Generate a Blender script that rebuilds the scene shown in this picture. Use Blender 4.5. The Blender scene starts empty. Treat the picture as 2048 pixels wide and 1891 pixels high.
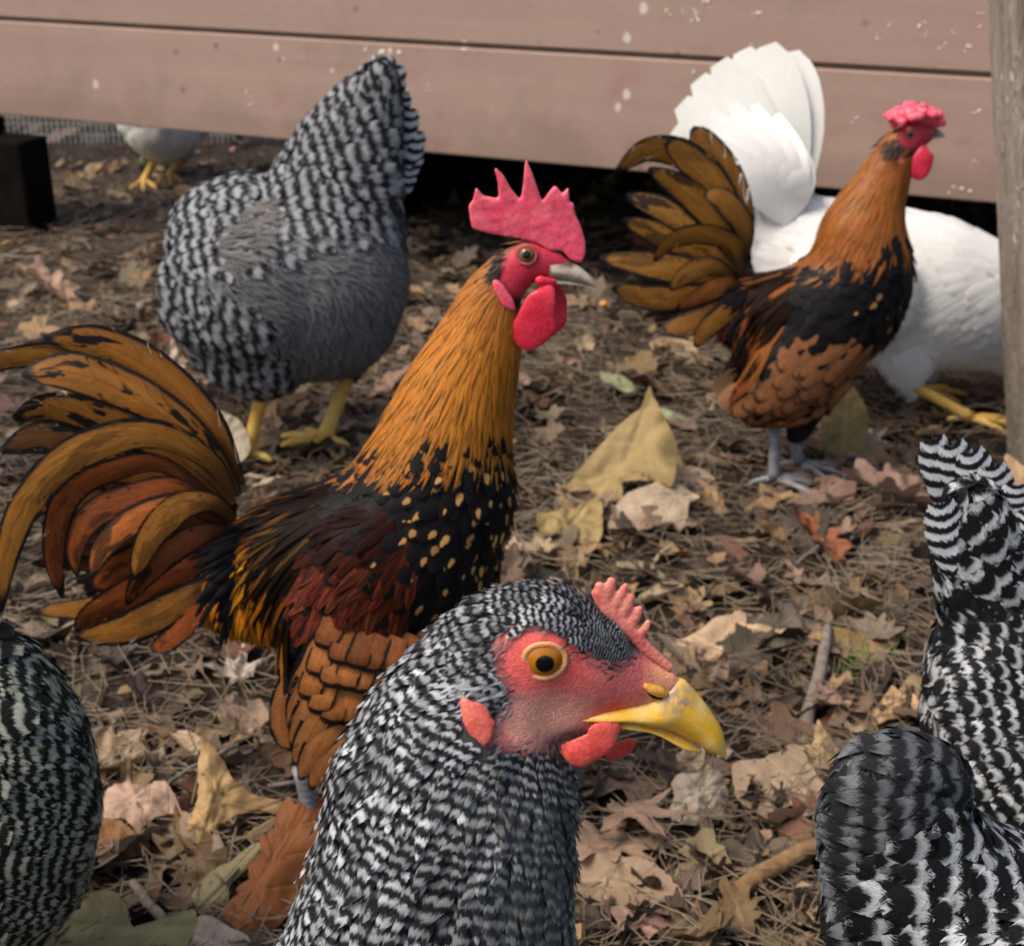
import bpy, bmesh, math, random
import numpy as np
from mathutils import Vector, Matrix, noise as mnoise
from mathutils.bvhtree import BVHTree

rng = np.random.default_rng(11)
random.seed(11)
SC = bpy.context.scene
COL = SC.collection

# ------------------------------------------------------------------ camera
CAM_H, PITCH, FPX = 0.617, math.radians(23.9), 2813.0
PW, PH = 2048.0, 1891.0
cam_data = bpy.data.cameras.new('camera')
cam = bpy.data.objects.new('camera', cam_data)
COL.objects.link(cam)
cam.location = (0, 0, CAM_H)
cam.rotation_euler = (math.pi / 2 - PITCH, 0, 0)
cam_data.sensor_fit = 'HORIZONTAL'
cam_data.sensor_width = 36.0
cam_data.lens = 36.0 * FPX / PW
cam_data.clip_start = 0.02
cam_data.clip_end = 200
cam_data.dof.use_dof = True
cam_data.dof.focus_distance = 0.50
cam_data.dof.aperture_fstop = 24.0
SC.camera = cam

# ------------------------------------------------------------------ light: overcast shade, brightest from upper left behind the camera
SUN_DIR = Vector((-0.66, -0.36, 1.12)).normalized()
elev = math.asin(SUN_DIR.z)
azim = math.atan2(SUN_DIR.x, SUN_DIR.y)
world = bpy.data.worlds.new('World')
SC.world = world
world.use_nodes = True
wt = world.node_tree
wt.nodes.clear()
sky = wt.nodes.new('ShaderNodeTexSky')
sky.sky_type = 'NISHITA'
sky.sun_disc = False
sky.sun_elevation = elev
sky.sun_rotation = azim
sky.air_density = 1.0
sky.dust_density = 4.0
sky.ozone_density = 0.6
bg = wt.nodes.new('ShaderNodeBackground')
bg.inputs['Strength'].default_value = 0.09
wo = wt.nodes.new('ShaderNodeOutputWorld')
wt.links.new(sky.outputs[0], bg.inputs[0])
wt.links.new(bg.outputs[0], wo.inputs[0])
sun_data = bpy.data.lights.new('sun', 'SUN')
sun_data.energy = 1.65
sun_data.angle = math.radians(25)
sun_data.color = (1.0, 0.91, 0.78)
sun = bpy.data.objects.new('sun', sun_data)
COL.objects.link(sun)
sun.rotation_euler = (-SUN_DIR).to_track_quat('-Z', 'Y').to_euler()
SC.view_settings.view_transform = 'Standard'
SC.view_settings.look = 'None'
SC.view_settings.exposure = 1.02
SC.view_settings.gamma = 1.0
SC.view_settings.use_curve_mapping = False
SC.render.engine = 'CYCLES'
SC.cycles.max_bounces = 5
SC.cycles.diffuse_bounces = 3
SC.cycles.glossy_bounces = 2
SC.cycles.transmission_bounces = 3
SC.cycles.use_denoising = True

# ------------------------------------------------------------------ geometry of the view: turns a direction of sight into a place in the world
CAM = np.array([0.0, 0.0, CAM_H])
FWD = np.array([0, math.cos(PITCH), -math.sin(PITCH)])
RGT = np.array([1.0, 0, 0])
UPV = np.array([0, math.sin(PITCH), math.cos(PITCH)])

def ray(px, py):
    return FWD + RGT * ((px - PW / 2) / FPX) + UPV * ((PH / 2 - py) / FPX)

def ground_at(px, py, z=0.0):
    d = ray(px, py)
    return CAM + d * ((z - CAM_H) / d[2])

def project(p):
    q = np.asarray(p) - CAM
    dz = q @ FWD
    return np.stack([PW / 2 + FPX * (q @ RGT) / dz, PH / 2 - FPX * (q @ UPV) / dz], -1)

class Plane:
    """the upright middle plane of a bird, standing Y0 away, turned by yaw"""
    def __init__(s, y0, x0=0.0, yaw=0.0):
        y = math.radians(yaw)
        s.n = np.array([-math.sin(y), math.cos(y), 0.0])
        s.e1 = np.array([math.cos(y), math.sin(y), 0.0])
        s.e2 = np.array([0, 0, 1.0])
        s.a = np.array([x0, y0, 0.0])
    def P(s, px, py, off=0.0):
        d = ray(px, py)
        return CAM + d * (((s.a - CAM) @ s.n) / (d @ s.n)) + s.n * off
    def m(s, px, py):
        d = ray(px, py)
        return (((s.a - CAM) @ s.n) / (d @ s.n)) / FPX
    def uv(s, pts):
        """picture coordinates of points, those on the far side mirrored to the near side"""
        pts = np.asarray(pts)
        o = (pts - s.a) @ s.n
        q = pts - 2 * np.maximum(o, 0)[:, None] * s.n
        return project(q)
    def dir(s, dx, dy):
        v = s.e1 * dx - s.e2 * dy
        return v / np.linalg.norm(v)

def inpoly(uv, poly):
    x, y = uv[:, 0], uv[:, 1]
    c = np.zeros(len(uv), bool)
    p = np.asarray(poly, float)
    for (x1, y1), (x2, y2) in zip(p, np.roll(p, -1, 0)):
        if y1 == y2:
            continue
        k = ((y1 > y) != (y2 > y)) & (x < (x2 - x1) * (y - y1) / (y2 - y1) + x1)
        c ^= k
    return c

def polydist(uv, poly):
    """distance to the outline, negative inside"""
    p = np.asarray(poly, float)
    d = np.full(len(uv), 1e9)
    for a, b in zip(p, np.roll(p, -1, 0)):
        ab = b - a
        t = np.clip(((uv - a) @ ab) / max(ab @ ab, 1e-9), 0, 1)
        d = np.minimum(d, np.linalg.norm(uv - (a + t[:, None] * ab), axis=1))
    return np.where(inpoly(uv, poly), -d, d)

# ------------------------------------------------------------------ objects
def tag(o, label=None, cat=None, group=None, kind=None):
    for k, v in (('label', label), ('category', cat), ('group', group), ('kind', kind)):
        if v:
            o[k] = v
    return o

def empty(name, loc, label, cat, group=None):
    o = bpy.data.objects.new(name, None)
    o.empty_display_size = 0.05
    o.location = [float(c) for c in loc]
    COL.objects.link(o)
    return tag(o, label, cat, group)

def mesh_np(name, verts, faces, mat, parent=None, smooth=True, attrs=None, kind=None, mat_index=None):
    """faces: (N,3) or (N,4) array or a list of such arrays; verts in world space, moved to the parent's origin"""
    verts = np.asarray(verts, float)
    if parent is not None:
        verts = verts - np.array(origin(parent))
    if not isinstance(faces, list):
        faces = [faces]
    faces = [np.asarray(f, np.int32) for f in faces if len(f)]
    me = bpy.data.meshes.new(name)
    me.vertices.add(len(verts))
    me.vertices.foreach_set('co', verts.astype(np.float32).ravel())
    loops = np.concatenate([f.ravel() for f in faces])
    tot = np.concatenate([np.full(len(f), f.shape[1], np.int32) for f in faces])
    st = np.concatenate([[0], np.cumsum(tot)[:-1]]).astype(np.int32)
    me.loops.add(len(loops))
    me.loops.foreach_set('vertex_index', loops.astype(np.int32))
    me.polygons.add(len(tot))
    me.polygons.foreach_set('loop_start', st)
    me.polygons.foreach_set('loop_total', tot)
    me.polygons.foreach_set('use_smooth', np.full(len(tot), smooth))
    if mat_index is not None:
        me.polygons.foreach_set('material_index', np.asarray(mat_index, np.int32))
    for k, a in (attrs or {}).items():
        a = np.asarray(a, np.float32)
        if a.shape[1] == 4:
            at = me.attributes.new(k, 'FLOAT_COLOR', 'POINT')
            at.data.foreach_set('color', a.ravel())
        else:
            at = me.attributes.new(k, 'FLOAT_VECTOR', 'POINT')
            at.data.foreach_set('vector', a.ravel())
    me.update(calc_edges=True)
    for m in (mat if isinstance(mat, (list, tuple)) else [mat]):
        me.materials.append(m)
    o = bpy.data.objects.new(name, me)
    COL.objects.link(o)
    if parent is not None:
        o.parent = parent
    if kind:
        o['kind'] = kind
    return o

def origin(o):
    v = Vector((0, 0, 0))
    while o is not None:
        v += o.location
        o = o.parent
    return v

class Acc:
    """collects shapes into one mesh"""
    def __init__(s):
        s.v, s.q, s.t, s.n, s.tint = [], [], [], 0, []
    def add(s, v, q=(), t=(), tint=None):
        v = np.asarray(v, float)
        if len(q): s.q.append(np.asarray(q, int) + s.n)
        if len(t): s.t.append(np.asarray(t, int) + s.n)
        s.v.append(v)
        if tint is not None:
            s.tint.append(np.tile(np.asarray(tint, float), (len(v), 1)))
        s.n += len(v)
    def tube(s, pts, radii, n=8, flat=1.0, up=(0, 0, 1), cap=True, tint=None):
        pts = np.asarray(pts, float)
        k = len(pts)
        radii = np.broadcast_to(np.asarray(radii, float), (k,))
        T = np.gradient(pts, axis=0)
        T /= np.linalg.norm(T, axis=1)[:, None] + 1e-12
        u = np.asarray(up, float)
        if abs(T[0] @ u) > 0.9:
            u = np.array([1.0, 0.1, 0])
        out = []
        for i in range(k):
            a = np.cross(T[i], u); a /= np.linalg.norm(a) + 1e-12
            b = np.cross(a, T[i])
            th = np.arange(n) * 2 * math.pi / n
            out.append(pts[i] + radii[i] * (np.cos(th)[:, None] * a * flat + np.sin(th)[:, None] * b))
        v = np.concatenate(out)
        i, j = np.meshgrid(np.arange(k - 1), np.arange(n), indexing='ij')
        a = (i * n + j).ravel(); b = (i * n + (j + 1) % n).ravel()
        q = np.stack([a, b, b + n, a + n], 1)
        t = []
        if cap:
            v = np.concatenate([v, pts[:1], pts[-1:]])
            c0, c1 = k * n, k * n + 1
            for j in range(n):
                t.append((c0, (j + 1) % n, j))
                t.append((c1, (k - 1) * n + j, (k - 1) * n + (j + 1) % n))
        s.add(v, q, t, tint)
    def box(s, lo, hi, M=None, tint=None):
        lo, hi = np.asarray(lo, float), np.asarray(hi, float)
        v = np.array([[x, y, z] for z in (lo[2], hi[2]) for y in (lo[1], hi[1]) for x in (lo[0], hi[0])])
        if M is not None:
            v = v @ np.asarray(M)[:3, :3].T + np.asarray(M)[:3, 3]
        s.add(v, [(0, 2, 3, 1), (4, 5, 7, 6), (0, 1, 5, 4), (2, 6, 7, 3), (0, 4, 6, 2), (1, 3, 7, 5)], tint=tint)
    def build(s, name, mat, parent=None, smooth=True, kind=None):
        f = []
        if s.q: f.append(np.concatenate(s.q))
        if s.t: f.append(np.concatenate(s.t))
        at = {'tint': np.concatenate(s.tint)} if s.tint else None
        return mesh_np(name, np.concatenate(s.v), f, mat, parent, smooth, attrs=at, kind=kind)

def ico(sub):
    bm = bmesh.new()
    bmesh.ops.create_icosphere(bm, subdivisions=sub, radius=1.0)
    v = np.array([x.co[:] for x in bm.verts])
    f = np.array([[x.index for x in p.verts] for p in bm.faces])
    bm.free()
    return v, f
ICO2 = ico(2)
ICO3 = ico(3)
ICO4 = ico(4)

def remeshed(v, faces, voxel, smooth=8):
    """one continuous skin around overlapping closed shapes"""
    me = bpy.data.meshes.new('tmp')
    me.from_pydata([tuple(x) for x in v], [], [tuple(int(i) for i in f) for f in faces])
    o = bpy.data.objects.new('tmp', me)
    COL.objects.link(o)
    m = o.modifiers.new('r', 'REMESH'); m.mode = 'VOXEL'; m.voxel_size = voxel
    if smooth:
        m = o.modifiers.new('s', 'SMOOTH'); m.factor = 0.5; m.iterations = smooth
    dg = bpy.context.evaluated_depsgraph_get()
    ev = o.evaluated_get(dg).to_mesh()
    V = np.empty(len(ev.vertices) * 3, np.float32); ev.vertices.foreach_get('co', V)
    L = np.empty(len(ev.loops), np.int32); ev.loops.foreach_get('vertex_index', L)
    tot = np.empty(len(ev.polygons), np.int32); ev.polygons.foreach_get('loop_total', tot)
    assert (tot == 4).all()
    o.evaluated_get(dg).to_mesh_clear()
    bpy.data.objects.remove(o); bpy.data.meshes.remove(me)
    return V.reshape(-1, 3).astype(float), L.reshape(-1, 4)

class Blob:
    """closed ellipsoids strung along chains, to be remeshed into one body"""
    def __init__(s, pl):
        s.pl, s.v, s.f, s.n = pl, [], [], 0
    def ball(s, c, r, ratio):
        pl = s.pl
        M = np.stack([pl.e1 * r, pl.n * r * ratio, pl.e2 * r])
        s.v.append(ICO3[0] @ M + c)
        s.f.append(ICO3[1] + s.n)
        s.n += len(ICO3[0])
    def chain(s, pts, sub=5):
        """(px, py, radius in picture units at that place, thickness ratio, sideways offset in m)"""
        P = [tuple(p) + (0.0,) * (5 - len(p)) for p in pts]
        if len(P) == 1:
            P = P * 2
        for a, b in zip(P[:-1], P[1:]):
            for k in range(sub + 1):
                w = k / sub
                px, py, r, ra, of = [x + (y - x) * w for x, y in zip(a, b)]
                s.ball(s.pl.P(px, py, of), r * s.pl.m(px, py), ra)
        return s
    def mesh(s, voxel, smooth=8):
        return remeshed(np.concatenate(s.v), np.concatenate(s.f), voxel, smooth)

def slab(pl, outline, thick, off=0.0):
    """closed prism of an outline in the bird's middle plane"""
    from mathutils.geometry import tessellate_polygon
    n = len(outline)
    A = np.array([pl.P(x, y, off - thick / 2) for x, y in outline])
    B = np.array([pl.P(x, y, off + thick / 2) for x, y in outline])
    tri = tessellate_polygon([[Vector((x, y, 0)) for x, y in outline]])
    f = []
    for a, b, c in tri:
        f.append((a, b, c)); f.append((c + n, b + n, a + n))
    for i in range(n):
        j = (i + 1) % n
        f.append((i, j, j + n)); f.append((i, j + n, i + n))
    # make windings agree
    bm = bmesh.new()
    vs = [bm.verts.new(p) for p in np.concatenate([A, B])]
    for t in f:
        try: bm.faces.new([vs[i] for i in t])
        except ValueError: pass
    bmesh.ops.recalc_face_normals(bm, faces=bm.faces)
    bm.verts.index_update()
    v = np.array([p.co[:] for p in bm.verts]); F = [[p.index for p in q.verts] for q in bm.faces]
    bm.free()
    return v, F

def spline(pts, n):
    """Catmull-Rom through the points, n samples"""
    P = np.asarray(pts, float)
    if len(P) == 2:
        return P[0] + (P[1] - P[0]) * np.linspace(0, 1, n)[:, None]
    E = np.concatenate([[2 * P[0] - P[1]], P, [2 * P[-1] - P[-2]]])
    t = np.linspace(0, len(P) - 1 - 1e-9, n)
    i = t.astype(int); u = (t - i)[:, None]
    a, b, c, d = E[i], E[i + 1], E[i + 2], E[i + 3]
    return 0.5 * (2 * b + (c - a) * u + (2 * a - 5 * b + 4 * c - d) * u ** 2 + (3 * b - a - 3 * c + d) * u ** 3)

# ------------------------------------------------------------------ feathers
class Skin:
    def __init__(s, V, F, pl):
        s.V, s.F, s.pl = V, F, pl
        s.bvh = BVHTree.FromPolygons([Vector(v) for v in V], [tuple(int(i) for i in f) for f in F])
        a, b, c, d = (V[F[:, k]] for k in range(4))
        s.n1 = np.cross(b - a, c - a); s.n2 = np.cross(c - a, d - a)
        nn = np.zeros_like(V)
        fn = s.n1 + s.n2
        for k in range(4):
            np.add.at(nn, F[:, k], fn)
        s.vn = nn / (np.linalg.norm(nn, axis=1)[:, None] + 1e-12)
    def near(s, P):
        Q = np.empty_like(P); N = np.empty_like(P)
        find = s.bvh.find_nearest
        for i, p in enumerate(P):
            loc, nor, idx, _ = find(p)
            Q[i] = loc
            f = s.F[idx]
            w = 1.0 / (np.linalg.norm(s.V[f] - Q[i], axis=1) + 1e-6)
            N[i] = (s.vn[f] * w[:, None]).sum(0)
        N /= np.linalg.norm(N, axis=1)[:, None] + 1e-12
        return Q, N
    def hit(s, px, py):
        d = ray(px, py)
        h = s.bvh.ray_cast(Vector(CAM), Vector(d).normalized())
        return (np.array(h[0]), np.array(h[1])) if h[0] is not None else (None, None)
    def scatter(s, sp, mask=None, seed=0, far=1.6):
        """points spaced about sp apart (wider on the side turned away)"""
        r = np.random.default_rng(seed)
        A = np.linalg.norm(s.n1, axis=1) * .5; B = np.linalg.norm(s.n2, axis=1) * .5
        area = A + B
        n = int(area.sum() / sp ** 2 * 4.5)
        f = r.choice(len(area), n, p=area / area.sum())
        q = s.F[f]
        half = r.random(n) < (A / (area + 1e-15))[f]
        u, v = r.random(n), r.random(n)
        fl = u + v > 1
        u[fl], v[fl] = 1 - u[fl], 1 - v[fl]
        a = s.V[q[:, 0]]; b = np.where(half[:, None], s.V[q[:, 1]], s.V[q[:, 2]]); c = np.where(half[:, None], s.V[q[:, 2]], s.V[q[:, 3]])
        p = a + (b - a) * u[:, None] + (c - a) * v[:, None]
        nn = s.vn[q].mean(1); nn /= np.linalg.norm(nn, axis=1)[:, None]
        if mask is not None:
            k = mask(s.pl.uv(p), p)
            p, nn = p[k], nn[k]
        away = ((p - CAM) * nn).sum(1) > 0.02
        spv = np.where(away, sp * far, sp)
        cell = {}
        keep = []
        for i in range(len(p)):
            x, sv = p[i], spv[i]
            key = (int(x[0] // sp), int(x[1] // sp), int(x[2] // sp))
            ok = True
            R = 1 if sv <= sp else 2
            for dx in range(-R, R + 1):
                for dy in range(-R, R + 1):
                    for dz in range(-R, R + 1):
                        for y in cell.get((key[0] + dx, key[1] + dy, key[2] + dz), ()):
                            if (x[0] - y[0]) ** 2 + (x[1] - y[1]) ** 2 + (x[2] - y[2]) ** 2 < sv * sv * .72:
                                ok = False; break
                        if not ok: break
                    if not ok: break
                if not ok: break
            if ok:
                cell.setdefault(key, []).append(x)
                keep.append(i)
        return p[keep], nn[keep]

class Flow:
    def __init__(s, pl, ctrl):
        s.pl = pl
        s.p = np.array([pl.P(c[0], c[1]) for c in ctrl])
        s.d = np.array([pl.dir(c[2], c[3]) for c in ctrl])
    def __call__(s, pos):
        q = pos - ((pos - s.pl.a) @ s.pl.n)[:, None] * s.pl.n
        d2 = ((q[:, None] - s.p[None]) ** 2).sum(-1)
        w = 1 / (d2 + 1e-6) ** 1.6
        v = (w[..., None] * s.d[None]).sum(1)
        return v / (np.linalg.norm(v, axis=1)[:, None] + 1e-12)

def band_phase(pl, fn, period, wob=.35, fr=30.0):
    """bars that run on from feather to feather: fn gives picture distance along the bird"""
    def f(P):
        n = np.array([mnoise.noise(Vector(q * fr)) + .5 * mnoise.noise(Vector(q * fr * 2.7)) for q in P])
        q = P - 2 * np.maximum((P - pl.a) @ pl.n, 0)[:, None] * pl.n
        q = q - ((q - pl.a) @ pl.n)[:, None] * pl.n
        return fn(project(q)) / period + n * wob
    return f

def along(poly):
    """arc length along a line of picture points, at the foot of each point"""
    p = np.asarray(poly, float)
    seg = np.linalg.norm(np.diff(p, axis=0), axis=1); cum = np.concatenate([[0], np.cumsum(seg)])
    def f(uv):
        S, W = 0, 0
        for k, (a, b) in enumerate(zip(p[:-1], p[1:])):
            d = (b - a) / seg[k]
            t = (uv - a) @ d
            tc = np.clip(t, -40 if k else -1e4, seg[k] + (40 if k < len(seg) - 1 else 1e4))
            dist = np.linalg.norm(uv - (a + np.clip(t, 0, seg[k])[:, None] * d), axis=1)
            w = 1 / (dist + 12) ** 3
            S = S + w * (cum[k] + tc); W = W + w
        return S / W
    return f

def from_point(c):
    return lambda uv: np.hypot(uv[:, 0] - c[0], uv[:, 1] - c[1])

def at_offset(pl, px, py, off):
    """middle-plane picture point whose shift sideways by off is seen at px, py"""
    d = ray(px, py)
    q = CAM + d * (((pl.a + pl.n * off - CAM) @ pl.n) / (d @ pl.n))
    return project(q - pl.n * off)

PROF = {
    'round': [.40, .80, 1.0, 1.0, .86, .42],
    'lance': [.55, .95, 1.0, .78, .45, .06],
    'fluff': [.6, 1.0, .9, .8, .5, .1],
    'short': [.5, .9, 1.0, .95, .7, .25],
}

def feathers(name, parent, skin, pts, nrm, flow, L, W, mat, tint, lift=.16, h0=.0006, prof='round', camber=.22, jit=.15, stiff=.25, seed=1, kind='stuff', curl=0.0, phase=None, lvar=(.85, 1.15), pj=.13):
    r = np.random.default_rng(seed)
    N = len(pts)
    L = np.broadcast_to(np.asarray(L, float), (N,)) * r.uniform(lvar[0], lvar[1], N)
    W = np.broadcast_to(np.asarray(W, float), (N,)) * r.uniform(.85, 1.12, N)
    tint = np.broadcast_to(np.asarray(tint, float), (N, 4)).copy()
    pr = PROF[prof]
    R = len(pr)
    ang = r.normal(0, jit, N)
    lf = lift * r.uniform(.6, 1.5, N)
    pos, nn = pts.copy(), nrm.copy()
    C, NN, D = [pos], [nn], []
    for k in range(1, R):
        d = flow(pos)
        d = d - nn * (d * nn).sum(1)[:, None]
        d /= np.linalg.norm(d, axis=1)[:, None] + 1e-9
        d = d * np.cos(ang)[:, None] + np.cross(nn, d) * np.sin(ang)[:, None]
        if D:
            d = .5 * d + .5 * D[-1]
            d /= np.linalg.norm(d, axis=1)[:, None] + 1e-9
        D.append(d)
        q = pos + d * (L / (R - 1))[:, None]
        loc, no = skin.near(q)
        st = stiff * k / (R - 1)
        pos = loc * (1 - st) + q * st
        nn = no
        C.append(pos); NN.append(nn)
    D.append(D[-1])
    verts = np.empty((N, R, 3, 3)); fuv = np.empty((N, R, 3, 3)); fph = np.zeros((N, R, 3, 3))
    shift = r.normal(0, pj, N)
    rnd = r.random(N)
    for k in range(R):
        v = k / (R - 1)
        side = np.cross(NN[k], D[k]); side /= np.linalg.norm(side, axis=1)[:, None] + 1e-9
        c = C[k] + NN[k] * (h0 + lf * L * (v + .08) - curl * L * v ** 3)[:, None]
        for j, u in enumerate((-1, 0, 1)):
            verts[:, k, j] = c + side * (u * W * pr[k])[:, None] - NN[k] * (abs(u) * camber * W * pr[k])[:, None]
            fuv[:, k, j] = np.stack([np.full(N, u * 1.0), np.full(N, v), rnd], 1)
            fph[:, k, j, 0] = v * 2.2 if phase is None else phase(C[k] + side * (u * W * pr[k])[:, None]) + shift
    base = np.arange(N) * R * 3
    quads = []
    for k in range(R - 1):
        for j in range(2):
            a = base + k * 3 + j
            quads.append(np.stack([a, a + 1, a + 4, a + 3], 1))
    q = np.concatenate(quads)
    T = np.repeat(tint, R * 3, axis=0)
    return mesh_np(name, verts.reshape(-1, 3), q, mat, parent, True, {'fuv': fuv.reshape(-1, 3), 'tint': T, 'fph': fph.reshape(-1, 3)}, kind)

def big_feather(name, parent, pl, ctrl, width, mat, tint, rnd=None, prof=None, camber=.06, rows=18, face=None, twist=0.0):
    """one large feather along a curve; ctrl = (px, py, sideways offset m)"""
    pts = spline([pl.P(*c) for c in ctrl], rows)
    m = pl.m(ctrl[0][0], ctrl[0][1])
    T = np.gradient(pts, axis=0); T /= np.linalg.norm(T, axis=1)[:, None]
    fc = np.asarray(face if face is not None else -pl.n, float)
    v = np.linspace(0, 1, rows)
    if prof is None:
        w = np.minimum(1, .28 + v * 2.2) * np.clip((1 - v) * 7, 0.0, 1) ** .5
    else:
        w = np.interp(v, np.linspace(0, 1, len(prof)), prof)
    w = w * width * m
    us = np.array([-1, -.5, 0, .5, 1])
    verts, fuv, fph = [], [], []
    rnd = random.random() if rnd is None else rnd
    for k in range(rows):
        side = np.cross(fc, T[k]); side /= np.linalg.norm(side) + 1e-9
        nor = np.cross(T[k], side)
        if nor @ fc < 0: nor = -nor
        a = twist * v[k]
        s2 = side * math.cos(a) + nor * math.sin(a)
        n2 = nor * math.cos(a) - side * math.sin(a)
        for u in us:
            verts.append(pts[k] + s2 * u * w[k] - n2 * (camber * abs(u) ** 1.5 * w[k]) + n2 * .00035 * (u == 0))
            fuv.append((u, v[k], rnd)); fph.append((v[k], 0, 0))
    nu = len(us)
    i, j = np.meshgrid(np.arange(rows - 1), np.arange(nu - 1), indexing='ij')
    a = (i * nu + j).ravel()
    q = np.stack([a, a + 1, a + nu + 1, a + nu], 1)
    return mesh_np(name, np.array(verts), q, mat, parent, True, {'fuv': np.array(fuv), 'fph': np.array(fph), 'tint': np.tile(np.asarray(tint, float), (len(verts), 1))})
# ------------------------------------------------------------------ materials
def lin(c):
    c = c / 255.0
    return c / 12.92 if c <= 0.04045 else ((c + 0.055) / 1.055) ** 2.4
def rgb(r, g, b, a=1.0):
    return (lin(r), lin(g), lin(b), a)

class X:
    """a value in a node tree, with arithmetic"""
    def __init__(s, g, sock): s.g, s.s = g, sock
    def __add__(s, o): return s.g.m('ADD', s, o)
    __radd__ = __add__
    def __sub__(s, o): return s.g.m('SUBTRACT', s, o)
    def __rsub__(s, o): return s.g.m('SUBTRACT', o, s)
    def __mul__(s, o): return s.g.m('MULTIPLY', s, o)
    __rmul__ = __mul__
    def __truediv__(s, o): return s.g.m('DIVIDE', s, o)
    def abs(s): return s.g.m('ABSOLUTE', s)
    def sin(s): return s.g.m('SINE', s)
    def pow(s, e): return s.g.m('POWER', s, e)
    def max(s, o): return s.g.m('MAXIMUM', s, o)
    def min(s, o): return s.g.m('MINIMUM', s, o)
    def step(s, a, b):
        """smooth 0..1 between a and b"""
        n = s.g.nt.nodes.new('ShaderNodeMapRange'); n.interpolation_type = 'SMOOTHSTEP'
        s.g.put(n.inputs[0], s); s.g.put(n.inputs[1], a); s.g.put(n.inputs[2], b)
        return X(s.g, n.outputs[0])

class G:
    def __init__(s, name):
        s.mat = bpy.data.materials.new(name)
        s.mat.use_nodes = True
        s.nt = s.mat.node_tree
        s.b = s.nt.nodes['Principled BSDF']
        s.out = s.nt.nodes['Material Output']
    def put(s, inp, v):
        if isinstance(v, X): s.nt.links.new(v.s, inp)
        elif isinstance(v, bpy.types.NodeSocket): s.nt.links.new(v, inp)
        else: inp.default_value = v
    def m(s, op, a, b=0.0):
        n = s.nt.nodes.new('ShaderNodeMath'); n.operation = op
        s.put(n.inputs[0], a); s.put(n.inputs[1], b)
        return X(s, n.outputs[0])
    def attr(s, name):
        n = s.nt.nodes.new('ShaderNodeAttribute'); n.attribute_name = name
        return n
    def sep(s, v):
        n = s.nt.nodes.new('ShaderNodeSeparateXYZ'); s.put(n.inputs[0], v)
        return [X(s, o) for o in n.outputs]
    def vec(s, x, y, z=0.0):
        n = s.nt.nodes.new('ShaderNodeCombineXYZ')
        for i, v in enumerate((x, y, z)): s.put(n.inputs[i], v)
        return X(s, n.outputs[0])
    def mix(s, f, a, b, mode='MIX'):
        n = s.nt.nodes.new('ShaderNodeMix'); n.data_type = 'RGBA'; n.blend_type = mode
        s.put(n.inputs[0], f); s.put(n.inputs[6], a); s.put(n.inputs[7], b)
        return X(s, n.outputs[2])
    def noise(s, v, scale=1.0, detail=2.0, rough=.5, dist=0.0):
        n = s.nt.nodes.new('ShaderNodeTexNoise')
        if v is not None: s.put(n.inputs['Vector'], v)
        n.inputs['Scale'].default_value = scale; n.inputs['Detail'].default_value = detail
        n.inputs['Roughness'].default_value = rough; n.inputs['Distortion'].default_value = dist
        return X(s, n.outputs[0])
    def voro(s, v, scale=1.0, feature='F1', out='Distance'):
        n = s.nt.nodes.new('ShaderNodeTexVoronoi'); n.feature = feature
        if v is not None: s.put(n.inputs['Vector'], v)
        n.inputs['Scale'].default_value = scale
        return X(s, n.outputs[out])
    def scale(s, c, f):
        """colour times value"""
        n = s.nt.nodes.new('ShaderNodeVectorMath'); n.operation = 'SCALE'
        s.put(n.inputs[0], c[:3] if isinstance(c, tuple) else c); s.put(n.inputs['Scale'], f)
        return X(s, n.outputs[0])
    def obj(s):
        n = s.nt.nodes.new('ShaderNodeTexCoord')
        return X(s, n.outputs['Object'])
    def objinfo(s):
        return s.nt.nodes.new('ShaderNodeObjectInfo')
    def bump(s, h, strength=.3, dist=.002):
        n = s.nt.nodes.new('ShaderNodeBump')
        s.put(n.inputs['Height'], h); n.inputs['Strength'].default_value = strength; n.inputs['Distance'].default_value = dist
        s.nt.links.new(n.outputs[0], s.b.inputs['Normal'])
    def done(s, col=None, rough=.6, spec=.3, **kw):
        if col is not None: s.put(s.b.inputs['Base Color'], col)
        s.put(s.b.inputs['Roughness'], rough)
        s.put(s.b.inputs['Specular IOR Level'], spec)
        for k, v in kw.items(): s.put(s.b.inputs[k.replace('_', ' ')], v)
        return s.mat

def feather_coords(g):
    u, v, r = g.sep(g.attr('fuv').outputs['Vector'])
    t = g.attr('tint')
    return u, v, r, X(g, t.outputs['Color']), X(g, t.outputs['Alpha'])

def barbs(g, u, v, r, fu=5.0, fv=26.0, sl=.3):
    """fine slanting barb lines along a feather"""
    return g.noise(g.vec(u.abs() * fu, (v - u.abs() * sl) * fv, r * 37.0), 1.0, 2.0)

def fringe(g, u, v, b, e=.62, k=.8):
    """feather edge broken into separate barbs"""
    d = u.abs().max(v.pow(3.0))
    return ((b * k + e) - d).step(-.06, .06)

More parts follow.
